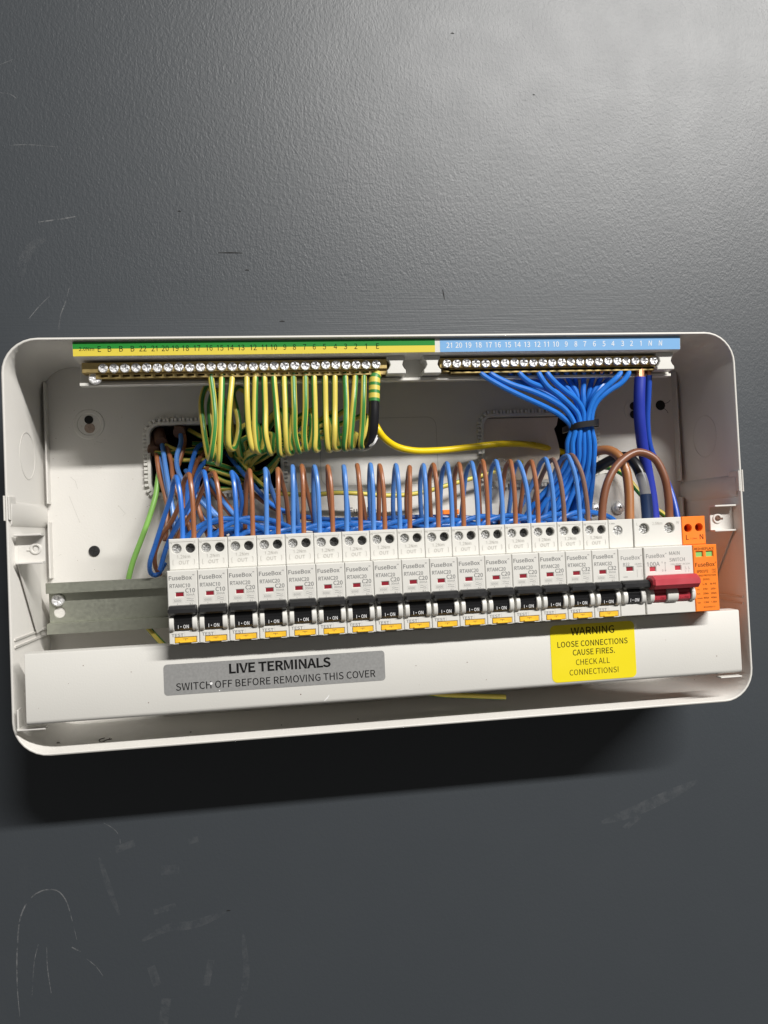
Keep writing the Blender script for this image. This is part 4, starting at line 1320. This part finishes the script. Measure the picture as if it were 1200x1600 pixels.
# --- sleeved main earth at the right end of the earth bar, and its yellow continuation
t = thing('main_earth_cable', at(585, 590, 66), 'thick black sleeved earth cable with green and yellow banded collar at the bar end', 'cable')
P = smooth(pts3([(589, 582, 64), (586, 590, 66), (585, 606, 67), (584.5, 628, 68)]), 1.0)
nP = len(P)
mb = MB(); mb.tube(P, 3.85, lambda i, j: 'gyyel' if (int(i / (nP - 1) * 8.0)) % 2 == 0 else 'gygrn', 16)
mb.build('banded_collar', t)
P = smooth(pts3([(584.5, 627.5, 68), (584, 650, 68), (582, 675, 66), (576, 692, 60), (566, 697, 50), (552, 690, 40), (545, 680, 30)]), 2)
mb = MB(); mb.tube(P, 3.55, 'blacksheath', 14)
mb.build('black_sleeve', t)
mb = MB()
for k_, q in enumerate(((572, 693, 8), (570, 690, 12))):
    P = smooth(pts3([(573 - k_ * 1.5, 686 + k_ * 2, 60), (578, 695 + k_ * 2, 63), (584, 692 + k_ * 2, 66), (589 + k_, 680 + k_ * 4, 66)]), 1.5)
    mb.tube(P, 0.5, 'whiteink', 6)
mb.build('tape_edge', t)
wire('yellow_wire', 'thick plain yellow wire running across to the right cable entry', [(583, 655, 40), (590, 670, 44), (600, 684, 42), (618, 697, 38), (645, 704, 34), (690, 703.5, 26), (740, 698, 20), (785, 693.5, 14), (830, 695, 6), (870, 704, -8), (900, 712, -25)], 2.5, 'yellow', n=12)

# --- blue neutrals gathered under a black tie
NU = [752, 767, 797, 812, 826, 842, 855.5, 870, 885, 898, 912, 927, 940, 955, 969, 982]
NN = [18, 17, 15, 14, 13, 12, 11, 10, 9, 8, 7, 6, 5, 4, 3, 2]
# per wire: where it lies on the fan (u, v) at four stations, then its place under the tie (u, d)
NF = [([(781, 602), (813, 618), (854, 637), (875, 649)], (893, 62)),
      ([(796, 599), (831, 611), (861, 625), (884, 641)], (898.5, 64)),
      ([(808, 594), (830, 605), (860, 619), (883, 636)], (896, 53)),
      ([(826, 596), (855, 608), (877, 622), (893, 641)], (902, 59)),
      ([(838, 595), (862, 608), (884, 626), (897, 643)], (900, 49)),
      ([(854, 602), (872, 617), (889, 631), (903, 648)], (906, 64)),
      ([(866, 596), (883, 611), (901, 625), (911, 643)], (912, 62)),
      ([(876, 594), (888, 608), (899, 624), (906, 645)], (907, 53)),
      ([(891, 597), (899, 611), (905, 627), (910, 646)], (911, 52)),
      ([(899, 596), (901, 612), (906, 630), (908, 648)], (906, 46)),
      ([(912, 598), (911, 615), (912, 632), (913, 650)], (916, 56)),
      ([(924, 597), (920, 613), (917, 630), (916, 648)], (914, 47)),
      ([(936, 596), (928, 612), (921, 629), (918, 648)], (919, 51)),
      ([(948, 595), (936, 609), (926, 625), (920, 645)], (920.5, 57)),
      ([(959, 594), (943, 608), (929, 623), (921, 642)], (918, 63)),
      ([(971, 598), (951, 611), (934, 626), (926, 642)], (924, 60))]
rn = random.Random(5)
for i, (u, num) in enumerate(zip(NU, NN)):
    fan, (tu, td) = NF[i]
    front = td > 58
    pts = [(u - 1, 574, 64), (u, 583, 66 if front else 62)] + [(a, b, (68 if front else 57) + (td - (68 if front else 57)) * (k + 1) / 5) for k, (a, b) in enumerate(fan)] + [(tu, 668, td)]
    bu = 887 + (tu - 893) * 1.34
    end = 806 + (tu - 893) * 3.6
    pts += [(bu, 692, td - 1), (bu - 1, 720, td - 4), (bu + (end - bu) * 0.32, 757, td - 10 - 4 * rn.random()), (bu + (end - bu) * 0.72, 795, td - 16), (end, 835 + 8 * rn.random(), td - 20), (end - 12, 880, td - 24)]
    wire('neutral_wire', 'blue wire from the neutral bar under printed number %s down to the black tie' % WORD[num], pts, 1.95, 'bluesat', 'blue neutral wires gathered under the black tie', n=10)
mb = MB()
for i, u in enumerate(NU):
    mb.tube(smooth(pts3([(u - 1, 573, 64), (u - 0.4, 578, 65), (u, 582.5, 66)]), 2), 1.0, 'copper', 7)
tag(mb.build('copper_end', origin=at(860, 580, 65)), 'bright copper wire ends showing under the neutral bar', 'copper ends', kind='stuff')
# cable tie
t = thing('cable_tie', at(908, 668, 56), 'black cable tie strapped round the blue neutral wires', 'cable tie')
mb = MB()
c0 = Vector(at(907, 666, 55.5))
ring = []
for i in range(29):
    a = 2 * math.pi * i / 28
    ca_, sa_ = math.cos(a), math.sin(a)
    ring.append((c0.x + 10.9 * math.copysign(abs(ca_) ** 0.6, ca_), c0.y + 11.6 * math.copysign(abs(sa_) ** 0.6, sa_), c0.z + 2.0 * ca_))
vs, fs = [], []
for (x, d, z), i in zip(ring, range(29)):
    a = 2 * math.pi * i / 28
    ox, od = math.cos(a) * 0.9, math.sin(a) * 0.9
    vs += [(x, d, z - 2.3), (x + ox, d + od, z - 2.1), (x + ox, d + od, z + 2.1), (x, d, z + 2.3)]
for i in range(28):
    for j in range(4):
        fs.append((4 * i + j, 4 * i + (j + 1) % 4, 4 * i + 4 + (j + 1) % 4, 4 * i + 4 + j))
mb.add(vs, fs, 'blacksheath')
mb.build('strap', t)
mb = MB()
mb.box(c0.x + 7.5, c0.x + 12.3, c0.y - 2, c0.y + 4.5, c0.z - 1.6, c0.z + 4.6, 'blacksheath', 0.5)
mb.build('lock_head', t)

# --- the two large dark blue tails at the right of the neutral bar
t = thing('neutral_tail', at(1000, 590, 66), 'thick royal blue cable from the right end of the neutral bar behind the main switch', 'cable')
mb = MB(); mb.tube(smooth(pts3([(1000, 590, 66), (999, 620, 66), (999.5, 655, 64), (1003, 690, 60), (1010, 730, 56), (1017, 770, 54), (1022, 812, 54), (1024, 850, 56)]), 3), [4.1] * 200, 'bluedark', 14)
mb.build('insulation', t)
mb = MB(); mb.tube(smooth(pts3([(999.5, 573, 64), (1000, 582, 65), (1000, 592, 66)]), 2), 3.2, 'copper', 10); mb.build('copper_end', t)
t = thing('neutral_lead', at(1014, 588, 64), 'thinner mid blue cable beside the royal blue one, running to the orange module', 'cable')
mb = MB(); mb.tube(smooth(pts3([(1014, 586, 63), (1012.5, 620, 60), (1011, 660, 56), (1016, 700, 52), (1029, 728, 50), (1043, 755, 50), (1053, 785, 54), (1059, 815, 58), (1062, 850, 60)]), 3), 2.3, 'bluemid', 12)
mb.build('insulation', t)
mb = MB(); mb.tube(smooth(pts3([(1012, 574, 63), (1013, 580, 63), (1014, 588, 63)]), 2), 1.7, 'copper', 8); mb.build('copper_end', t)

# --- breaker tails: one blue and one brown loop at the top of each breaker  (front foot u, apex u v, back points)
TB = [(285.6, 275, 745, [(268, 772, 62), (255, 812, 56), (243, 850, 50), (234, 880, 44), (236, 896, 36), (246, 898, 28), (258, 880, 22)]),
      (328, 318, 737, [(306, 765, 62), (292, 795, 56), (275, 824, 50), (262, 850, 44), (250, 890, 36)]),
      (370, 362, 738, [(374, 762, 60), (378, 785, 54), (374, 812, 48), (370, 850, 44)]),
      (416.7, 414.5, 733, [(420, 752, 60), (428, 775, 54), (438, 806, 48), (446, 845, 44)]),
      (458.4, 457, 729, [(460, 750, 60), (464, 790, 54), (466, 825, 48), (467, 850, 44)]),
      (499.6, 491, 729, [(490, 750, 60), (490.5, 790, 54), (493, 825, 48), (494, 850, 44)]),
      (542, 537, 729, [(538, 750, 60), (543, 790, 54), (546, 825, 48), (547, 850, 44)]),
      (584, 578.7, 726, [(577, 750, 60), (578, 790, 54), (580, 825, 48), (580, 850, 44)]),
      (625, 618.5, 727, [(615.5, 750, 60), (614, 790, 54), (616, 825, 48), (617, 850, 44)]),
      (666.4, 661.5, 727, [(656.8, 748, 60), (657, 785, 54), (660, 825, 48), (661, 850, 44)]),
      (706.6, 698, 724, [(690, 745, 60), (688, 785, 54), (688, 825, 48), (688, 850, 44)]),
      (747, 736.5, 723, [(727, 748, 60), (723, 785, 54), (719, 825, 48), (717, 850, 44)]),
      (785.7, 774.5, 720.5, [(766, 743, 60), (765, 785, 54), (767, 825, 48), (768, 850, 44)]),
      (827.3, 809.5, 722, [(801, 748, 60), (797, 785, 54), (792, 825, 48), (790, 850, 44)]),
      (866, 852, 717, [(840, 736, 60), (825, 770, 54), (807, 805, 48), (790, 845, 42)]),
      (906, 886, 712, [(871, 728, 60), (860, 760, 52), (852, 800, 46), (846, 845, 42)])]
TN = [(303, 295, 741, [(286, 758, 62), (281, 785, 56), (268, 815, 50), (252, 838, 44), (242, 865, 38), (243, 886, 30), (250, 898, 24)]),
      (346, 334, 739, [(322, 752, 62), (314, 770, 56), (304, 795, 50), (284, 825, 44), (268, 860, 38)]),
      (395, 389.6, 735, [(385, 755, 60), (384, 785, 54), (383, 825, 48), (383, 850, 44)]),
      (435, 434, 733, [(440, 750, 60), (447, 778, 54), (451, 818, 48), (452, 850, 44)]),
      (474.7, 471.4, 728, [(476, 750, 60), (484, 785, 54), (491, 818, 48), (493, 850, 44)]),
      (520, 512, 729, [(512.5, 755, 60), (516, 790, 54), (520, 825, 48), (520, 850, 44)]),
      (563.5, 558, 727, [(561, 755, 60), (567, 785, 54), (572, 820, 48), (574, 850, 44)]),
      (601.4, 593, 727.5, [(592, 752, 60), (592, 790, 54), (591.5, 825, 48), (591, 850, 44)]),
      (640.4, 640, 730, [(637, 750, 60), (635, 785, 54), (637, 825, 48), (638, 850, 44)]),
      (685, 677, 726, [(671, 745, 60), (672, 785, 54), (674, 825, 48), (674, 850, 44)]),
      (724.6, 717, 725, [(710, 745, 60), (710.5, 785, 54), (711, 825, 48), (711, 850, 44)]),
      (762.5, 754, 720.5, [(748, 743, 60), (749, 785, 54), (751, 825, 48), (751, 850, 44)]),
      (805.6, 797, 720.5, [(788, 740, 60), (784, 785, 54), (781, 825, 48), (780, 850, 44)]),
      (841, 830, 721, [(820, 740, 60), (814, 785, 54), (809, 825, 48), (806, 850, 44)]),
      (881.7, 864, 718, [(852, 732, 60), (842, 755, 52), (830, 800, 44), (820, 845, 40)]),
      (919, 893, 711, [(878, 722, 60), (868, 750, 50), (862, 800, 42), (858, 845, 38)])]


def tail(foot, au, av, back, fv, key, name, label, grp, r=1.62):
    lean = au - foot
    pts = [(foot + 0.3, fv + 14, 80), (foot, fv - 4, 80), (foot + lean * 0.12, fv - 36, 80), (foot + lean * 0.38, av + 30, 79), (foot + lean * 0.72, av + 9, 76.5), (au, av, 71)]
    b0 = back[0]
    pts.append((au + (b0[0] - au) * 0.62, av + (b0[1] - av) * 0.36, 65.5))
    pts += back
    return wire(name, label, pts, r, key, grp, n=10)


for k in range(16):
    fv = 842 - k * 1.95
    nm = ORD[k]
    tail(*TB[k], fv, 'blue' if k < 3 else 'bluelight', 'breaker_wire', 'blue looped wire at the top left terminal of the %s breaker from the bare rail' % nm, 'blue loops at the breaker tops')
    tail(*TN[k], fv, 'brown' if k < 14 else 'brownold', 'breaker_wire', 'brown looped wire at the top right terminal of the %s breaker from the bare rail' % nm, 'brown loops at the breaker tops')

# --- blue leads running sideways behind the loops, one from each breaker
rf = random.Random(21)
for k in range(15):
    u = TB[k][0] + 5
    v = 842 - k * 1.95
    lift = (35 if k == 0 else 26 if k == 1 else 11) * (1 + 0.25 * rf.uniform(-1, 1))
    span = 130 if k < 2 else 75 + 30 * rf.random()
    dd = 66 - 5 * (k % 3)
    pts = [(u - 4, v + 22, dd + 4), (u + 2, v - 2, dd + 4), (u + span * 0.18, v - lift * 0.72, dd + 3), (u + span * 0.42, v - lift - 2, dd), (u + span * 0.75, v - lift * 0.85 - 1, dd - 5), (u + span, v - lift * 0.3, dd - 9), (u + span + 18, v + 16, dd - 12)]
    wire('neutral_lead', 'blue lead arching sideways behind the top of the %s breaker from the bare rail' % ORD[k], pts, 1.75, 'bluesat', 'blue leads running along behind the breakers')
for k, (v0, dd) in enumerate(((820, 40), (826, 46), (831, 38), (836, 50))):
    pts = [(300 + 14 * k, 850 + k, dd - 4)]
    u = 330 + 15 * k
    while u < 850:
        pts.append((u, v0 - (u - 330) * 0.026 + 4 * math.sin(u * 0.017 + k * 1.9), dd + 5 * math.sin(u * 0.011 + k)))
        u += 62
    pts += [(878, 806 - 6 * k, dd - 4), (892, 775 - 4 * k, dd - 6), (905, 735, dd - 4)]
    wire('neutral_lead', 'long blue lead running the whole length of the row behind the loops', pts, 1.75, 'bluesat' if k % 2 else 'blue', 'long blue leads along the row')

# --- cables coming out of the left entry
SH = [(232, 655, 240, 705, [(252, 720), (256, 735), (262, 765), (272, 800), (282, 840)], [(245, 712), (249, 740), (257, 770), (266, 810), (272, 845)]),
      (243, 645, 252, 692, [(255, 705), (258, 725), (262, 750), (268, 785), (274, 830)], [(263, 705), (268, 725), (270, 745), (284, 790), (300, 835)]),
      (282, 648, 280, 676, [(283, 690), (276, 715), (282, 745), (330, 800), (368, 838)], [(288, 690), (276, 735), (268, 760), (262, 800), (258, 845)])]
for k, (u0, v0, u1, v1, bl, br) in enumerate(SH):
    where = ['lowest, at the left edge of', 'middle, below the top left corner of', 'right hand, near the top of'][k]
    wire('sheathed_cable', 'brown grey cable sheath end, %s the left entry' % where, [(u0 - 4, v0 - 10, -55), (u0, v0 + 10, -25), ((u0 + u1) / 2, (v0 + v1) / 2 + 6, -6), (u1, v1, 6)], 4.4, 'mudsheath', 'sheathed cables in the left entry', 'cable', n=12)
    wire('cable_core', 'blue core leaving the sheath %s the left entry' % where, [(u1 - 1, v1 - 10, -4)] + [(a, b, 10 + 7 * i) for i, (a, b) in enumerate(bl)], 1.75, 'bluelight', 'cores from the left entry cables')
    wire('cable_core', 'brown core leaving the sheath %s the left entry' % where, [(u1 + 3, v1 - 10, -5)] + [(a, b, 8 + 7 * i) for i, (a, b) in enumerate(br)], 1.75, 'brown', 'cores from the left entry cables')
MORE = [('blue', [(325, 688, -20), (318, 693, -4), (308, 700, 8), (300, 722, 18), (295, 745, 26), (292, 790, 30), (290, 850, 30)]),
        ('brown', [(338, 690, -20), (325, 702, -2), (310, 718, 10), (302, 738, 20), (290, 775, 28), (284, 815, 32), (280, 860, 32)]),
        ('blue', [(345, 705, -20), (328, 716, 2), (312, 732, 16), (303, 760, 26), (296, 800, 32), (290, 850, 32)]),
        ('brown', [(350, 712, -22), (334, 722, 2), (318, 738, 14), (306, 762, 24), (312, 800, 30), (330, 850, 30)]),
        ('blue', [(352, 706, -24), (362, 718, 0), (376, 735, 14), (395, 757, 22), (415, 780, 26), (435, 795, 30), (470, 806, 34), (520, 812, 34), (570, 812, 32), (620, 820, 28)]),
        ('brown', [(372, 750, -5), (400, 775, 18), (430, 795, 26), (470, 808, 28), (520, 816, 28), (570, 818, 26), (640, 822, 24)]),
        ('bluelight', [(290, 735, 2), (306, 762, 16), (322, 786, 26), (345, 812, 30), (368, 838, 32)]),
        ('brown', [(300, 745, 2), (318, 776, 18), (334, 800, 26), (352, 822, 30), (372, 845, 30)]),
        ('bluelight', [(296, 770, 8), (312, 800, 22), (330, 826, 28), (345, 845, 30)]),
        ('brown', [(320, 752, 4), (340, 778, 20), (362, 806, 28), (388, 836, 30)]),
        ('bluelight', [(322, 735, 0), (334, 760, 14), (352, 788, 26), (378, 818, 32), (402, 838, 32)]),
        ('brown', [(310, 800, 20), (326, 818, 26), (348, 836, 28), (366, 852, 28)]),
        ('bluelight', [(304, 790, 12), (316, 812, 24), (332, 838, 30)]),
        ('brown', [(336, 760, 8), (352, 782, 20), (372, 812, 28), (392, 840, 30)])]
for k, (key, pts) in enumerate(MORE):
    wire('cable_core', '%s core in the crossing tangle below the left cable entry' % key.replace('light', ''), pts, 1.7, key, '%s cores tangled below the left entry' % key.replace('light', ''))
GYL = [[(296, 672, -6), (310, 680, 0), (328, 688, 4), (345, 690, -10)], [(258, 696, 4), (275, 703, 6), (300, 708, 2), (330, 706, -8)],
       [(243, 708, 6), (262, 708, 8), (290, 704, 4), (320, 700, -6)], [(265, 719, 6), (290, 719, 6), (320, 718, 4), (345, 712, -6)],
       [(322, 722, 12), (345, 727, 8), (368, 735, 2), (385, 745, -10)], [(318, 730, 10), (340, 737, 8), (362, 744, 4), (385, 752, -6)],
       [(330, 742, 10), (350, 752, 8), (372, 757, 4), (390, 752, -8)], [(368, 712, 4), (382, 728, 12), (396, 745, 16), (412, 760, 22), (425, 770, 24)],
       [(436, 712, 18), (425, 725, 12), (408, 738, 4), (390, 738, -10)], [(434, 718, 14), (424, 735, 10), (408, 748, 4), (395, 752, -8)],
       [(300, 693, -8), (330, 695, -10), (360, 700, -20)], [(325, 760, 8), (345, 764, 6), (372, 762, 0), (385, 758, -10)]]
for k, pts in enumerate(GYL):
    wire('earth_core', 'green and yellow earth core lying inside the left cable entry', pts, 1.8, gy([90, -60, 150, -90, 0, 60][k % 6], 4), 'earth cores inside the left entry', n=16)
wire('thin_earth_wire', 'long thin yellow and green wire running level behind the loops towards the clear connector', [(412, 762, 18), (425, 769, 20), (450, 772, 20), (490, 773, 20), (525, 770, 20), (560, 771, 20), (600, 774, 20), (635, 773, 20), (665, 768, 20), (700, 758, 20), (735, 748, 18), (770, 738, 16), (800, 728, 8), (815, 722, 0)], 1.75, gy(-115, 3), n=16)
wire('green_wire', 'pale green earth wire hanging at the left down to the bare rail', [(250, 730, 8), (247, 748, 14), (243, 775, 18), (232, 812, 22), (218, 850, 24), (207, 880, 24), (200, 912, 22), (202, 950, 18)], 1.95, lambda i, j: 'gyyel' if j in (3, 4) else 'lime', n=12)
wire('earth_offcut', 'yellow and green wire end slanting below the bare rail', [(214, 960, 18), (235, 985, 24), (250, 1002, 30), (270, 1020, 36), (300, 1045, 38)], 2.0, gy(90, 4), n=16)
wire('earth_offcut', 'cut yellow wire end lying on the floor under the cover', [(640, 1078, 55), (690, 1085, 56), (735, 1087, 58), (790, 1089, 60)], 1.9, gy(90, 3), n=16)

# --- clear connector and the small orange tag behind the loops
x, d, z = at(782, 736, 14)
mb = MB()
mb.prism([(x - 9, z - 6), (x - 2, z + 10), (x + 3, z + 9), (x + 9, z + 2), (x + 2, z - 13), (x - 4, z - 13)], [], 8, 18, 'clear', 1.2)
mb.box(x - 3, x + 2, 11, 15, z - 5, z + 4, 'zinc', 0.5)
tag(mb.build('wire_connector', origin=(x, 13, z)), 'clear plastic wire connector standing behind the loops near the right entry', 'connector')
x, d, z = at(703, 806, 18)
mb = MB()
mb.box(x - 5, x + 6, 12, 18, z - 6, z + 4, 'tan', 0.8)
mb.box(x - 5.5, x + 7, 16, 18.6, z + 1, z + 4.6, 'orange', 0.5)
tag(mb.build('lever_connector', origin=(x, 15, z)), 'small orange brown connector glimpsed between the loops in the middle', 'connector')

# --- meter tails on the right
wire('meter_tail', 'brown cable arching from the B32 breaker over to the main switch', [(941, 824, 80), (940.8, 806, 80), (942.5, 783, 80), (950, 752, 79), (967, 724, 77), (996, 706.5, 75), (1022, 716, 76), (1038, 745, 78), (1044.5, 780, 79), (1045.5, 806, 79), (1045.5, 824, 79)], 2.75, 'brownthick', cat='cable', n=14)
t = thing('supply_tail', at(980, 800, 76), 'thick brown supply cable rising behind the blue bundle and dropping to the main switch', 'cable')
mb = MB(); mb.tube(smooth(pts3([(880, 760, 20), (905, 725, 36), (925, 709, 50), (948, 703, 60), (965, 711, 66), (977, 732, 70), (982.5, 765, 73), (983.5, 805, 76), (984, 830, 77)]), 2.5), 3.35, 'tan', 14)
mb.build('insulation', t)
t = thing('sheathed_tail', at(1010, 800, 62), 'black, grey and navy sleeved cable standing behind the brown arch', 'cable')
for nm, key, pts, r_ in (('black_sleeve', 'blacksheath', [(890, 765, 6), (915, 742, 20), (935, 730, 34), (960, 717, 44), (982, 715, 52), (996, 730, 58), (1001, 742, 60)], 3.9),
                         ('grey_sheath', 'greysheath', [(1000.5, 741, 60), (1005, 754, 62), (1009, 774, 63)], 3.8),
                         ('navy_sleeve', 'navysheath', [(1008.8, 773, 63), (1010.5, 790, 64), (1012, 812, 65), (1012.5, 840, 66)], 4.2)):
    mb = MB(); mb.tube(smooth(pts3(pts), 2.5), r_, key, 14); mb.build(nm, t)
wire('earth_lead', 'green and yellow wire slanting down behind the brown arch to the orange module', [(905, 742, 8), (945, 730, 16), (975, 742, 24), (995, 765, 30), (1018, 790, 34), (1045, 812, 36), (1060, 850, 36)], 2.0, gy(160, 4), n=16)

# --- clamp plate behind the meter tails
t = thing('cable_clamp', at(962, 800, 14), 'rounded white clamp plate with two dome screws behind the brown cables', 'clamp plate')
mb = MB()
ca, cb = at(917, 740, 16), at(1003, 850, 16)
mb.prism(rrect(ca[0], cb[0], cb[2], ca[2], 16, 8), [], 2.7, 16, 'enclosure', 1.2)
mb.build('plate', t)
dome = MB()
prof = [(0.0, 5.0), (1.4, 4.9), (2.8, 4.1), (3.8, 2.6), (4.2, 1.2)]
vs, fs = [], []
for dd, rr in prof:
    vs += [(rr * math.cos(2 * math.pi * i / 24), dd, rr * math.sin(2 * math.pi * i / 24)) for i in range(24)]
for a in range(len(prof) - 1):
    fs += [(a * 24 + i, a * 24 + (i + 1) % 24, (a + 1) * 24 + (i + 1) % 24, (a + 1) * 24 + i) for i in range(24)]
fs.append(tuple((len(prof) - 1) * 24 + i for i in range(24)))
dome.add(vs, fs, 'zinc')
dome.box(-1.8, 1.8, 4.0, 4.27, -0.35, 0.35, 'void'); dome.box(-0.35, 0.35, 4.0, 4.26, -1.8, 1.8, 'void')
dm = dome.mesh('dome_screw')
for u, v in ((931, 795), (967, 793)):
    x, d, z = at(u, v, 18)
    place(dm, 'dome_screw', t, x, 16, z, 0.3)
